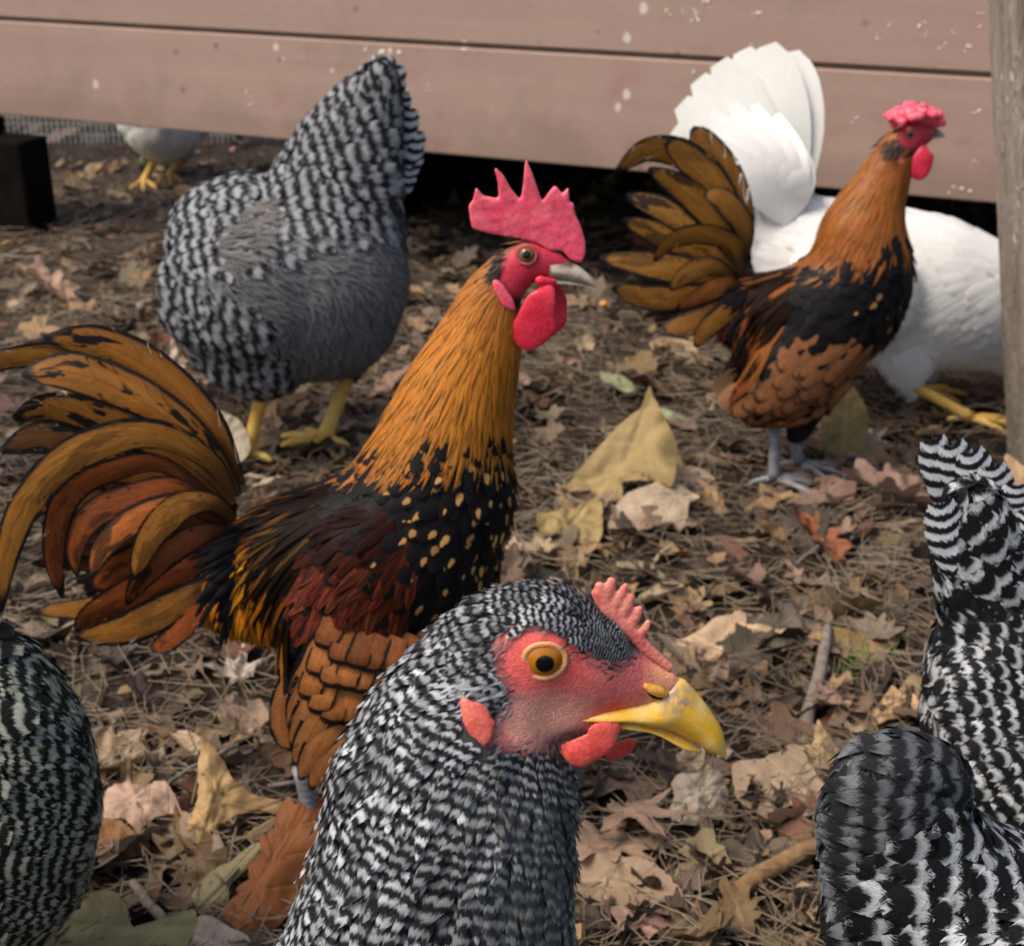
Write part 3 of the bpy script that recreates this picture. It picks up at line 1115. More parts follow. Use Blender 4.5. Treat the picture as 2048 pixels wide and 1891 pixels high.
def body(parent, pl, chains, voxel, base, regions=(), smooth=8):
    """continuous body; regions = (polygon, colour, blend px)"""
    B = Blob(pl)
    for c in chains:
        B.chain(c)
    V, F = B.mesh(voxel, smooth)
    sk = Skin(V, F, pl)
    uv = pl.uv(V)
    T = np.tile(np.array(base, float), (len(V), 1))
    for poly, col, bl in regions:
        w = np.clip(.5 - polydist(uv, poly) / bl, 0, 1)[:, None]
        T = T * (1 - w) + np.array(col) * w
    sk.obj = mesh_np('body', V, F, M['skin'], parent, True, {'tint': T})
    return sk

def vary(n, col, amt=.15, alpha=1.0, seed=0, hue=.0):
    r = np.random.default_rng(seed)
    c = np.tile(np.array(col[:3], float), (n, 1)) * r.uniform(1 - amt, 1 + amt, n)[:, None]
    if hue: c = c * (1 + r.normal(0, hue, (n, 3)))
    al = np.broadcast_to(np.asarray(alpha, float), (n,))
    return np.concatenate([np.clip(c, 0, 1), al[:, None]], 1)
# ------------------------------------------------------------------ near barred hen, head and neck close to the camera
def near_hen():
    pl = Plane(.343)
    t = empty('hen', tuple(pl.P(700, 2200)[:2]) + (0,), 'black and white barred hen nearest the camera, face in profile with yellow beak', 'hen')
    FACE = [(990, 1288), (1008, 1264), (1045, 1250), (1086, 1247), (1142, 1266), (1190, 1308), (1225, 1330), (1262, 1318), (1296, 1270), (1330, 1290), (1375, 1354), (1380, 1420), (1250, 1480), (1214, 1512),
            (1150, 1515), (1100, 1500), (1040, 1500), (985, 1496), (978, 1440), (1010, 1418), (1022, 1380), (1000, 1340)]
    RED = (.70, .165, .155, 1); PALE = (.80, .37, .28, 1)
    sk = body(t, pl, [
        [(1085, 1288, 126, .72), (1010, 1318, 140, .74), (960, 1390, 158, .76), (925, 1480, 195, .8), (905, 1600, 236, .85), (888, 1740, 250, .88), (862, 1870, 264, .9), (830, 2080, 310, .9), (700, 2300, 370, .85), (480, 2440, 400, .85), (220, 2480, 380, .8), (40, 2430, 240, .7)],
        [(1085, 1290, 124, .72), (1160, 1325, 112, .68), (1225, 1355, 84, .62), (1285, 1366, 57, .58), (1322, 1370, 42, .55), (1348, 1372, 26, .55)],
        [(1040, 1390, 120, .7), (1130, 1410, 92, .66), (1200, 1425, 52, .6), (1260, 1440, 30, .5)],
        [(1085, 1322, 72, 1.22)],
    ], .0021, (.055, .055, .06, 1), [
        (FACE, RED, 16),
        ([(1089 + 92 * math.cos(q), 1322 + 78 * math.sin(q)) for q in np.linspace(0, 6.2, 20)], (.74, .125, .11, 1), 50),
        ([(1150, 1440), (1240, 1400), (1250, 1425), (1160, 1452)], (.72, .07, .06, 1), 18),
        ([(1030, 1455), (1110, 1440), (1150, 1455), (1120, 1500), (1030, 1505)], (.66, .20, .18, 1), 30),
        ([(1020, 1395), (1100, 1385), (1180, 1400), (1170, 1440), (1120, 1490), (1040, 1495), (1000, 1460)], PALE, 40),
        ([(1300, 1325), (1375, 1345), (1385, 1410), (1290, 1412)], (.70, .30, .17, 1), 24),
        ([(1085, 1480), (1160, 1452), (1185, 1470), (1110, 1500)], (.16, .10, .10, 1), 20),
    ], smooth=9)
    fl = Flow(pl, [(1250, 1250, -.8, -.6), (1190, 1180, -1, -.2), (1000, 1165, -1, .35), (870, 1260, -.65, .8), (770, 1400, -.4, 1), (690, 1560, -.2, 1), (620, 1760, -.35, 1), (540, 1880, -.7, .8), (930, 1330, -.85, .5),
                   (900, 1450, -.5, .9), (850, 1600, -.35, 1), (800, 1800, -.4, 1), (1060, 1520, -.4, 1), (1020, 1600, -.25, 1), (1150, 1600, -.12, 1), (1000, 1750, -.2, 1), (1140, 1800, -.15, 1), (1020, 1380, -1, .3), (500, 2100, -1, .4), (900, 2100, -.5, .9), (0, 2300, -1, 0), (1120, 1340, -.9, .2)])
    LOBE = [(920, 1388), (948, 1388), (975, 1410), (990, 1455), (985, 1500), (955, 1492), (930, 1455)]
    def zone(y0, y1, head=False):
        def f(uv, p):
            d = polydist(uv, FACE)
            hd = np.hypot(uv[:, 0] - 1110, (uv[:, 1] - 1300) * 1.0)
            d = d - 7 * np.array([abs(mnoise.noise(Vector(q * 420.0))) for q in p])
            m = (d > 1) & (hd >= y0) & (hd < y1) & ~inpoly(uv, LOBE)
            return m & (uv[:, 1] < 2020)
        return f
    arc = along([(1290, 1300), (1180, 1200), (1060, 1205), (960, 1290), (900, 1420), (868, 1580), (850, 1740), (830, 1880), (760, 2080), (500, 2300), (0, 2400)])
    ph = band_phase(pl, lambda uv: np.interp(arc(uv), [0, 130, 330, 560, 800, 1400, 2200], [0, 14.5, 28.5, 39.5, 49.5, 69, 85]), 1.0, .38, 42.0)
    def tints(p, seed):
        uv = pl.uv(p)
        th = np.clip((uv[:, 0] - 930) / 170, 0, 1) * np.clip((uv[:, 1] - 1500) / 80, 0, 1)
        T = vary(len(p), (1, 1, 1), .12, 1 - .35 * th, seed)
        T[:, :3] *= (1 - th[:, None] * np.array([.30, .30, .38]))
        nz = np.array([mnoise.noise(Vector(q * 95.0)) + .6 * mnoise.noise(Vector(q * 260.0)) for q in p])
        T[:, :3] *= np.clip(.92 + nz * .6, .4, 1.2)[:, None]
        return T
    specs = [(0, 205, .0019, .0060, .0012, .28), (205, 300, .0024, .0084, .0016, .26), (300, 430, .0029, .0112, .0021, .22), (430, 2000, .0037, .0150, .0028, .2)]
    for k, (a, b, sp, L, W, lift) in enumerate(specs):
        p, n = sk.scatter(sp, zone(a, b), 20 + k)
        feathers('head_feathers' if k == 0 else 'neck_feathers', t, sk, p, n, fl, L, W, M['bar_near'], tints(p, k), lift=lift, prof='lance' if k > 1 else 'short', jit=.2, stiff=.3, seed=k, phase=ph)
    p, n = sk.scatter(.013, lambda uv, p: uv[:, 1] >= 1960, 31)
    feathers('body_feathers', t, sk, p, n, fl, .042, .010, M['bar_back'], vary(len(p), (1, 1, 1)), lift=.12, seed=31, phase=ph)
    p, n = sk.scatter(.0019, lambda uv, p: (lambda d: (d > -20) & (d < 6))(polydist(uv, FACE)) & (uv[:, 0] < 1300) & ~inpoly(uv, LOBE), 32)
    feathers('face_edge_bristles', t, sk, p, n, fl, .0034, .00034, M['plain'], vary(len(p), (.16, .15, .15), .8), lift=.22, prof='lance', jit=.45, seed=32)
    # bristles on the cheek and the ear tuft
    p, n = sk.scatter(.0030, lambda uv, p: inpoly(uv, [(1000, 1400), (1100, 1390), (1190, 1420), (1160, 1500), (1040, 1500), (990, 1480)]), 33)
    feathers('cheek_bristles', t, sk, p, n, fl, .0024, .00016, M['plain'], vary(len(p), (.55, .42, .32), .4), lift=.4, prof='lance', jit=.4, seed=33)
    p, n = sk.scatter(.0015, lambda uv, p: inpoly(uv, [(1085, 1484), (1150, 1450), (1195, 1462), (1120, 1508)]), 34)
    feathers('chin_bristles', t, sk, p, n, fl, .0034, .0003, M['plain'], vary(len(p), (.16, .10, .10), .6), lift=.3, prof='lance', jit=.4, seed=34)
    p, n = sk.scatter(.0016, lambda uv, p: inpoly(uv, [(1120, 1255), (1185, 1300), (1262, 1330), (1290, 1300), (1235, 1345), (1160, 1310)]), 35)
    feathers('brow_bristles', t, sk, p, n, fl, .0030, .00035, M['plain'], vary(len(p), (.10, .08, .07), .7), lift=.35, prof='lance', jit=.35, seed=35)
    p, n = sk.scatter(.0014, lambda uv, p: inpoly(uv, [(905, 1362), (960, 1340), (1002, 1352), (1022, 1392), (1005, 1422), (980, 1405), (950, 1380)]) & ~inpoly(uv, LOBE), 36)
    feathers('ear_tuft', t, sk, p, n, fl, .010, .0009, M['fluff'], vary(len(p), (.34, .35, .36), .35), lift=.18, prof='lance', jit=.2, seed=36)
    add_eyes(t, sk, 1089, 1321, 49, M['eye_amber'], M['lid'], lid=(1.10, .115), sink=.68, tilt=.42)
    beak_part('upper_beak', t, pl, [((1150, 1406), (1152, 1416), .0078), ((1205, 1394), (1206, 1420), .0088), ((1256, 1387), (1256, 1429), .0080), ((1300, 1384), (1298, 1441), .0072), ((1332, 1367), (1326, 1450), .0066), ((1362, 1355), (1350, 1460), .0058), ((1391, 1381), (1374, 1472), .0050), ((1420, 1418), (1396, 1484), .0041), ((1444, 1458), (1415, 1500), .0034), ((1451, 1494), (1436, 1506), .0018), ((1454, 1517), (1451, 1516), .0004)],
              M['beak_yellow'], [(1358, 1398, 30), (1342, 1412, 18)])
    beak_part('lower_beak', t, pl, [((1180, 1414), (1180, 1428), .0074), ((1250, 1424), (1246, 1438), .0066), ((1310, 1442), (1306, 1452), .0052), ((1370, 1474), (1366, 1490), .0038), ((1400, 1498), (1398, 1500), .0008)], M['beak_yellow'])
    # mouth corner and nostril
    def surf_tube(name, pts, rad, mat, lift=.0):
        q = []
        for x, y in pts:
            h, n = sk.hit(x, y)
            if h is not None: q.append(h + n * lift)
        A = Acc()
        q = spline(q, 14)
        A.tube(q, np.interp(np.linspace(0, 1, 14), np.linspace(0, 1, len(rad)), rad), 8)
        mi = q - 2 * ((q - pl.a) @ pl.n)[:, None] * pl.n
        A.tube(mi, np.interp(np.linspace(0, 1, 14), np.linspace(0, 1, len(rad)), rad), 8)
        return A.build(name, mat, t)
    surf_tube('nostril_flap', [(1288, 1368), (1302, 1376), (1318, 1382), (1334, 1388)], [.0006, .0016, .0017, .0008], M['gape'], .0002)
    surf_tube('nostril', [(1294, 1381), (1306, 1389), (1322, 1393)], [.0003, .0007, .0004], M['dark_wood'], .0006)
    flesh('comb', t, pl, [
        [(1196, 1186, 14, .6), (1214, 1216, 17, .7), (1248, 1250, 17, .65), (1290, 1293, 14, .55), (1338, 1333, 10, .5)],
        [(1200, 1194, 13, .6), (1199, 1172, 11, .6)],
        [(1208, 1206, 11, .6), (1217, 1182, 13, .6), (1223, 1162, 10, .6)],
        [(1222, 1222, 11, .6), (1236, 1198, 12, .6), (1251, 1172, 8, .6)],
        [(1240, 1238, 11, .6), (1253, 1212, 13, .6), (1261, 1194, 10, .6)],
        [(1260, 1255, 11, .6), (1271, 1232, 12, .6), (1278, 1218, 9, .6)],
        [(1280, 1270, 10, .6), (1290, 1256, 10, .6), (1296, 1244, 7, .6)],
    ], .0005, M['comb_pink'], 3)
    near = -.0092
    def seen(ch):
        return [tuple(at_offset(pl, c[0], c[1], c[4])) + tuple(c[2:]) for c in ch]
    def on_skin(ch, out):
        q = []
        for c in ch:
            h, _ = sk.hit(c[0], c[1])
            o = float((h - pl.a) @ pl.n) - out
            q.append(tuple(at_offset(pl, c[0], c[1], o)) + (c[2], c[3], o))
        return q
    flesh('wattle', t, pl, [seen(q) for q in [[(1224, 1466, 18, .22, near + .001), (1196, 1486, 34, .2, near), (1164, 1502, 36, .2, near), (1124, 1496, 15, .2, near + .001)], [(1158, 1512, 28, .2, near - .001)], [(1232, 1450, 14, .3, near + .002), (1200, 1466, 28, .22, near)]]], .0008, M['wattle_coral'], 4)
    flesh('wattle', t, pl, [seen([(1262, 1484, 18, .2, -near), (1244, 1496, 24, .2, -near), (1222, 1510, 18, .2, -near)])], .0009, M['wattle_coral'], 4)
    hp, hn = sk.hit(948, 1437)
    lob = float((hp - pl.a) @ pl.n) - .0018
    for s in (1, -1):
        o1 = lob * s
        flesh('earlobe', t, pl, [[q[:4] + (q[4] * s,) for q in on_skin(ch, .0022)] for ch in ([(926, 1396, 10, .3), (938, 1420, 20, .25), (952, 1452, 24, .25), (968, 1486, 11, .3)], [(956, 1412, 16, .25), (972, 1446, 20, .25), (978, 1474, 12, .3)])], .0009, M['earlobe'], 4)
    c = pl.P(420, 2420)
    for s in (-1, 1):
        leg('leg', t, (c[0] + .01, c[1] + s * .045, .12), (c[0] + .02, c[1] + s * .05, .0), M['leg_yellow'], .007)
    return sk
near_hen()

# ------------------------------------------------------------------ roosters

def rooster_one():
    pl = Plane(.776)
    foot = pl.P(640, 1690); foot[2] = 0
    t = empty('rooster', foot, 'gold necked rooster in the middle with tall spiky red comb and curled tail', 'rooster')
    FACE = [(1012, 500), (1030, 482), (1062, 474), (1100, 470), (1140, 505), (1140, 575), (1105, 600), (1060, 600), (1020, 590), (1000, 560), (1002, 530)]
    sk = body(t, pl, [
        [(1052, 524, 44, .66), (1028, 538, 46, .7), (988, 588, 56, .78), (960, 680, 80, .82), (922, 780, 103, .86), (892, 880, 124, .9), (868, 990, 160, .84), (820, 1080, 180, .82), (710, 1130, 175, .8), (610, 1145, 152, .76), (530, 1165, 112, .66), (478, 1180, 84, .55)],
        [(1052, 522, 44, .66), (1088, 526, 36, .62), (1120, 530, 26, .55), (1138, 528, 15, .5)],
        [(820, 1100, 180, .8), (760, 1230, 150, .76), (700, 1330, 105, .7)],
        [(690, 1400, 50, .6, -.028), (650, 1490, 24, .7, -.028)],
        [(700, 1400, 50, .6, .028), (680, 1490, 24, .7, .028)],
        [(760, 1090, 120, .45, -.035), (690, 1200, 110, .42, -.036), (670, 1310, 80, .4, -.034)],
        [(760, 1090, 120, .45, .035), (690, 1200, 110, .42, .036), (670, 1310, 80, .4, .034)],
    ], .0034, (.014, .012, .012, 1), [
        (FACE, (.52, .035, .065, 1), 10),
        ([(1015, 478), (1040, 470), (1100, 460), (1040, 488), (1000, 520), (985, 520)], (.20, .09, .03, 1), 10)], smooth=8)
    fl = Flow(pl, [(1040, 478, -.9, .2), (965, 530, -.6, .8), (900, 640, -.5, .88), (840, 740, -.42, .92), (770, 850, -.45, .9), (700, 930, -.7, .7), (1010, 640, -.25, 1), (1000, 740, -.18, 1), (960, 800, -.25, 1), (1030, 830, -.05, 1), (900, 860, -.35, .95),
                   (1025, 980, -.05, 1), (950, 980, -.35, .95), (860, 960, -.7, .7), (760, 980, -.9, .4), (850, 1080, -.5, .9), (980, 1120, -.3, 1), (740, 1060, -.65, .75), (690, 1150, -.35, .95), (640, 1250, -.35, .95), (760, 1250, -.4, .95), (600, 990, -.85, .5), (530, 1040, -.75, .7),
                   (470, 1150, -.35, .95), (440, 1250, .0, 1), (540, 1140, -.45, .9), (500, 1280, .05, 1), (580, 1200, -.25, 1), (800, 1380, -.6, .8), (1060, 520, -1, .2)])
    HK = [(1008, 486), (1022, 480), (985, 540), (1000, 590), (1030, 640), (1072, 690), (1062, 760), (1040, 822), (985, 838), (930, 850), (870, 865), (800, 885), (730, 890), (760, 800), (820, 690), (900, 580), (960, 520)]
    # dark ground plumage everywhere, gold spangles on the breast
    def dark(uv, p):
        d = polydist(uv, FACE)
        return (d > 6) & (uv[:, 1] > 800) & (polydist(uv, HK) > -22)
    p, n = sk.scatter(.0062, dark, 41)
    uv = pl.uv(p)
    br = np.clip((uv[:, 0] - 780) / 120, 0, 1) * np.clip((uv[:, 1] - 850) / 40, 0, 1)
    T = vary(len(p), (.42, .22, .07), .4, .05 + br * .58, 41)
    feathers('breast_feathers', t, sk, p, n, fl, .021, .0056, M['spangle'], T, lift=.12, seed=41)
    # dark red shoulder
    SH = [(664, 1060), (700, 1010), (780, 1010), (830, 1100), (830, 1200), (760, 1240), (660, 1250), (612, 1230), (615, 1150)]
    p, n = sk.scatter(.0042, lambda uv, p: inpoly(uv, SH) & (p @ pl.n < pl.a @ pl.n + .2), 42)
    uv = pl.uv(p)
    rr = np.clip((uv[:, 1] - 1060) / 60, 0, 1)
    T = vary(len(p), (.105, .022, .010), .5, .7, 42, .12); T[:, :3] *= (.10 + .90 * rr)[:, None]
    feathers('shoulder_feathers', t, sk, p, n, fl, .026, .0036, M['saddle'], T, lift=.10, h0=.0016, prof='short', seed=42)
    # gold neck hackle
    HK = [(1008, 486), (1022, 480), (985, 540), (1000, 590), (1030, 640), (1072, 690), (1062, 760), (1040, 822), (985, 838), (930, 850), (870, 865), (800, 885), (730, 890), (760, 800), (820, 690), (900, 580), (960, 520)]
    p, n = sk.scatter(.0021, lambda uv, p: (polydist(uv, HK) < 14) & (polydist(uv, FACE) > 2), 43, far=1.4)
    uv = pl.uv(p)
    dist = np.hypot(uv[:, 0] - 1030, uv[:, 1] - 520)
    left = np.clip((900 - uv[:, 0]) / 150, 0, 1)
    L = np.interp(dist, [20, 90, 200, 330, 460], [.007, .018, .033, .040, .034]) * (1 - .15 * (1 - left) * (dist > 250))
    W = np.interp(dist, [20, 120, 300, 460], [.0008, .0013, .0019, .0021])
    T = vary(len(p), (.42, .146, .013), .13, np.interp(dist, [150, 280, 380, 440], [.05, .3, .9, 1.2]), 43, .05)
    top = np.clip(1 - dist / 150, 0, 1)[:, None]
    T[:, :3] = T[:, :3] * (1 - top) + T[:, :3] * top * np.array([.62, .62, 1.2])
    feathers('neck_hackle', t, sk, p, n, fl, L, W, M['hackle'], T, lift=.045, h0=.0014, prof='lance', jit=.07, stiff=.3, camber=.3, seed=43, lvar=(.6, 1.25))
    p, n = sk.scatter(.0023, lambda uv, p: inpoly(uv, [(984, 545), (1008, 500), (1014, 515), (1000, 545), (990, 560)]), 44)
    feathers('ear_tuft', t, sk, p, n, fl, .0075, .0010, M['plain'], vary(len(p), (.02, .018, .018), .5), lift=.15, h0=.0024, prof='lance', seed=44)
    p, n = sk.scatter(.0021, lambda uv, p: inpoly(uv, [(1012, 484), (1050, 468), (1085, 462), (1100, 468), (1060, 480), (1030, 492)]), 45)
    feathers('crown_feathers', t, sk, p, n, fl, .009, .0009, M['plain'], vary(len(p), (.30, .12, .03), .4), lift=.25, h0=.001, prof='lance', seed=45)
    # gold and black saddle hackle
    SD = [(590, 975), (690, 960), (680, 1010), (640, 1070), (605, 1160), (585, 1240), (520, 1260), (440, 1240), (420, 1180), (470, 1080), (520, 1005)]
    p, n = sk.scatter(.0031, lambda uv, p: inpoly(uv, SD), 46, far=1.5)
    uv = pl.uv(p)
    gold = np.clip((uv[:, 1] - 1030) / 90, 0, 1) * np.clip((590 - uv[:, 0]) / 40, 0, 1)
    r = np.random.default_rng(46).random(len(p))
    T = vary(len(p), (.60, .215, .012), .3, .55, 46, .08)
    dk = (r < .42) | (r > gold + .55)
    T[dk, :3] *= .05
    T[:, :3] *= (.16 + .84 * gold)[:, None]
    feathers('saddle_hackle', t, sk, p, n, fl, .046, .0021, M['saddle'], T, lift=.09, h0=.002, prof='lance', jit=.14, stiff=.4, camber=.3, seed=46)
    # wing: rows of coverts and the folded flight feathers, both sides
    OR = (.42, .15, .038); OR2 = (.47, .185, .058)
    for s in (1, -1):
        def off(x, y, extra):
            q, _ = sk.hit(x, y)
            o = float((q - pl.a) @ pl.n) if q is not None else -.05
            return s * (min(o, -.030) - extra)
        for k in range(10):
            tx = [607, 600, 604, 609, 618, 638, 664, 692, 720, 748][k]; ty = [1339, 1376, 1414, 1450, 1480, 1500, 1506, 1503, 1494, 1480][k]
            bx, by = tx + 80 + 6 * k, ty - 176 - 1 * k
            e = .0075 - k * .00085
            big_feather('wing_feather', t, pl, [(bx, by, off(680, 1250, e - .004)), ((bx + tx) / 2 - 8, (by + ty) / 2, off(650, 1340, e)), (tx, ty, off(640, 1400, e - .004))],
                        31, M['wing'], OR2 + (0,), face=-pl.n * s, prof=[.7, .9, 1, 1, .95, .88, .62, .15], camber=.06)
        big_feather('wing_feather', t, pl, [(640, 1250, s * -.020), (585, 1340, s * -.022), (572, 1410, s * -.02), (590, 1470, s * -.018)], 26, M['wing'], OR2 + (0,), face=-pl.n * s)
        for row, (tips, ln) in enumerate([([(672, 1206), (700, 1226), (728, 1240), (756, 1248), (784, 1252), (812, 1254), (840, 1254), (868, 1250), (896, 1244)], 60),
                                          ([(655, 1252), (682, 1272), (708, 1284), (734, 1291), (760, 1296), (786, 1299), (812, 1300), (838, 1298), (866, 1292)], 66),
                                          ([(636, 1306), (656, 1334), (682, 1350), (708, 1358), (734, 1362), (760, 1362), (788, 1358), (816, 1350)], 76)]):
            for ci, (x, y) in enumerate(tips):
                x, y = x + random.uniform(-4, 4), y + random.uniform(-4, 4)
                e = .0082 - row * .0006 + ci * .00022
                big_feather('wing_covert', t, pl, [(x + 26, y - ln, off(x + 26, y - ln, e - .007)), (x + 8, y - ln * .45, off(x + 8, y - ln * .45, e)), (x, y, off(x, y - 10, e))], 25, M['covert'],
                            tuple(np.array(OR if row else (.24, .075, .022)) * random.uniform(.8, 1.15)) + (0,), face=-pl.n * s, prof=[.8, 1, 1, 1, 1, .97, .86, .55], camber=.01, rows=12)
    # tail
    G1, G2, R1, DK = (.26, .102, .017), (.30, .125, .022), (.26, .066, .016), (.09, .038, .013)
    rf = random.Random(5)
    for q in range(20):
        a = q / 19
        an = .72 + a * 1.36
        ln = rf.uniform(330, 430) * (1 - .25 * abs(a - .4))
        x1, y1 = 470 - math.sin(an) * ln, 1065 - math.cos(an) * ln * .92
        o = .010 + rf.uniform(-.004, .006)
        big_feather('tail_feather', t, pl, [(468, 1030 + 60 * a, o * .5), (470 - math.sin(an + .16) * ln * .5, 1060 - math.cos(an + .16) * ln * .48, o), (x1, y1, o)], rf.uniform(26, 36), M['tail'], rf.choice([(.11, .046, .014), (.17, .068, .016), (.05, .024, .012), (.14, .04, .014)]) + (1.2,), prof=[.35, .7, .95, 1.1, 1.2, 1.2, 1.1, .9, .6, .2], camber=.07, rows=14)
    TAIL = [
        ([(470, 1000, .012), (300, 800, .016), (130, 735, .016), (0, 737, .016), (-70, 770, .016)], 24, G2, .3),
        ([(474, 985, .010), (405, 855, .010), (300, 755, .010), (190, 698, .010), (76, 688, .010)], 36, G1, .75),
        ([(470, 1000, .005), (380, 880, .004), (260, 795, .003), (140, 748, .003), (38, 752, .004)], 38, G1, .85),
        ([(465, 1010, .0), (340, 900, -.001), (220, 845, -.002), (110, 815, -.002), (26, 838, 0)], 36, G1, 1.1),
        ([(460, 1020, .004), (300, 930, .003), (180, 895, .003), (80, 880, .003), (-4, 908, .004)], 34, DK, 1.5),
        ([(440, 1060, .010), (300, 1010, .010), (180, 1010, .010), (70, 1060, .01)], 36, DK, 1.2),
        ([(440, 1100, .008), (300, 1110, .008), (170, 1130, .008), (56, 1140, .008)], 30, DK, 1.2),
        ([(450, 1030, .002), (320, 950, -.002), (200, 930, -.004), (100, 975, -.004), (60, 1040, -.002)], 32, G1, .6),
        ([(440, 1120, 0), (330, 1170, -.004), (200, 1205, -.006), (68, 1213, -.006)], 22, G2, .0),
        ([(450, 1060, -.004), (360, 1030, -.008), (280, 1060, -.010), (220, 1120, -.010), (185, 1180, -.008)], 28, G1, .3),
        ([(440, 1080, -.006), (350, 1085, -.010), (260, 1115, -.012), (188, 1168, -.010)], 32, R1, .3),
        ([(440, 1010, -.006), (360, 960, -.012), (280, 975, -.014), (200, 1010, -.015), (160, 1070, -.014), (165, 1135, -.012)], 25, R1, .3),
        ([(450, 1010, -.004), (330, 915, -.010), (230, 925, -.013), (160, 960, -.015), (130, 1020, -.016), (124, 1100, -.016), (138, 1174, -.014)], 23, R1, .1),
        ([(472, 985, -.006), (425, 900, -.014), (330, 843, -.02), (230, 850, -.024), (140, 900, -.026), (72, 985, -.026), (36, 1090, -.025), (22, 1200, -.022)], 29, G2, .15),
        ([(440, 1030, -.010), (380, 985, -.018), (330, 990, -.020), (270, 1020, -.021), (220, 1070, -.020), (195, 1130, -.018)], 23, (.33, .10, .02), .4),
        ([(450, 1090, -.010), (380, 1115, -.016), (290, 1150, -.020), (210, 1195, -.021), (168, 1235, -.018)], 30, R1, .1),
        ([(440, 1130, -.014), (360, 1180, -.021), (270, 1220, -.025), (172, 1236, -.024)], 30, G2, .0),
        ([(430, 1140, -.016), (395, 1200, -.021), (350, 1245, -.023), (318, 1262, -.022)], 20, R1, .2),
        ([(475, 1040, -.016), (420, 1030, -.026), (360, 1062, -.030), (310, 1110, -.030), (276, 1165, -.028)], 24, (.20, .055, .018), .5),
        ([(478, 1012, -.018), (442, 968, -.028), (390, 966, -.033), (345, 1000, -.035), (312, 1052, -.035), (293, 1108, -.033)], 25, G2, .1),
    ]
    for q, (c, w, col, bl) in enumerate(TAIL):
        big_feather('tail_feather', t, pl, c, w, M['tail'], tuple(col) + (bl + .35,), rnd=(q * .377) % 1, prof=[.35, .7, .95, 1.1, 1.2, 1.25, 1.22, 1.12, .95, .66, .2], camber=.07, rows=26, twist=.35 * ((q * 7) % 3 - 1))
    rb = random.Random(17)
    for q in range(46):
        a = rb.random()
        x0, y0 = 486 + rb.uniform(-8, 10), 1030 + 150 * a
        ln = rb.uniform(60, 120)
        dx, dy = -math.cos(.2 + a * 1.2) * ln, math.sin(.2 + a * 1.2) * ln * rb.uniform(.5, 1.1)
        o = -.018 - .014 * math.sin(a * 3) + rb.uniform(-.003, .003)
        big_feather('tail_covert', t, pl, [(x0, y0, o * .7), (x0 + dx * .5, y0 + dy * .3, o), (x0 + dx, y0 + dy, o * .95)], rb.uniform(6, 11), M['black'], (.012, .011, .012, 1), prof=[.4, .8, 1, 1, .8, .5, .1], camber=.15, rows=12)
    add_eyes(t, sk, 1053, 510, 19.5, M['eye_brown'], M['lid_red'], lid=(1.08, .2), sink=.5, tilt=.5)
    comb_slab('comb', t, pl, [(962, 462), (944, 455), (940, 436), (937, 412), (946, 400), (952, 374), (966, 392), (998, 398), (996, 365), (987, 332), (1006, 350), (1022, 378), (1041, 402), (1046, 372), (1051, 315), (1064, 345), (1076, 380), (1084, 404), (1098, 384), (1110, 371), (1117, 378), (1122, 388), (1129, 384), (1137, 374), (1138, 394), (1139, 412), (1146, 404), (1151, 430), (1161, 450), (1170, 480), (1171, 505), (1164, 524), (1142, 520), (1124, 500), (1100, 500), (1070, 484), (1040, 476), (1006, 471)], .0048, .0010, M['comb_red'], 3, lumps=.0003)
    o = .013
    flesh('wattle', t, pl, [[(1096, 570, 14, .3, -o * .7), (1078, 600, 34, .2, -o), (1066, 640, 42, .18, -o), (1058, 656, 34, .18, -o)], [(1090, 600, 20, .2, -o), (1090, 640, 24, .2, -o)]], .0011, M['wattle_red'], 4)
    flesh('wattle', t, pl, [[(1110, 575, 14, .3, o * .5), (1112, 610, 26, .2, o * .6), (1108, 645, 30, .18, o * .6), (1098, 668, 20, .18, o * .6)]], .0011, M['wattle_red'], 4)
    hp, hn = sk.hit(1008, 576)
    lob = float((hp - pl.a) @ pl.n) - .0035
    for s in (1, -1):
        flesh('earlobe', t, pl, [[(991, 550, 9, .25, lob * s), (1000, 565, 14, .25, lob * s), (1014, 588, 15, .25, lob * s), (1026, 602, 9, .25, lob * s)]], .0011, M['comb_red'], 3)
    beak_part('upper_beak', t, pl, [((1100, 515), (1098, 553), .0075), ((1130, 520), (1124, 556), .0066), ((1158, 532), (1152, 562), .0050), ((1178, 550), (1174, 568), .0032), ((1190, 566), (1187, 574), .0014), ((1194, 577), (1193, 577), .0003)], M['beak_horn'], [(1128, 520, 18), (1140, 528, 10)])
    beak_part('lower_beak', t, pl, [((1095, 552), (1095, 568), .0060), ((1130, 556), (1128, 568), .0048), ((1160, 564), (1158, 570), .0030), ((1178, 571), (1177, 573), .0008)], M['beak_horn'])
    flesh('cheek_flesh', t, pl, [[(1080, 552, 12, .5, -.010), (1106, 556, 9, .5, -.008)]], .0012, M['wattle_red'], 3)
    hip = pl.P(620, 1480, -.030)
    f1 = pl.P(648, 1690, -.035); f1[2] = .004
    leg('leg', t, hip, f1, M['leg_grey'], .0058, (1, 0, 0), .05)
    f2 = pl.P(720, 1660, .035); f2[2] = .004
    leg('leg', t, pl.P(690, 1490, .030), f2, M['leg_grey'], .0058, (1, 0, 0), .05)
rooster_one()

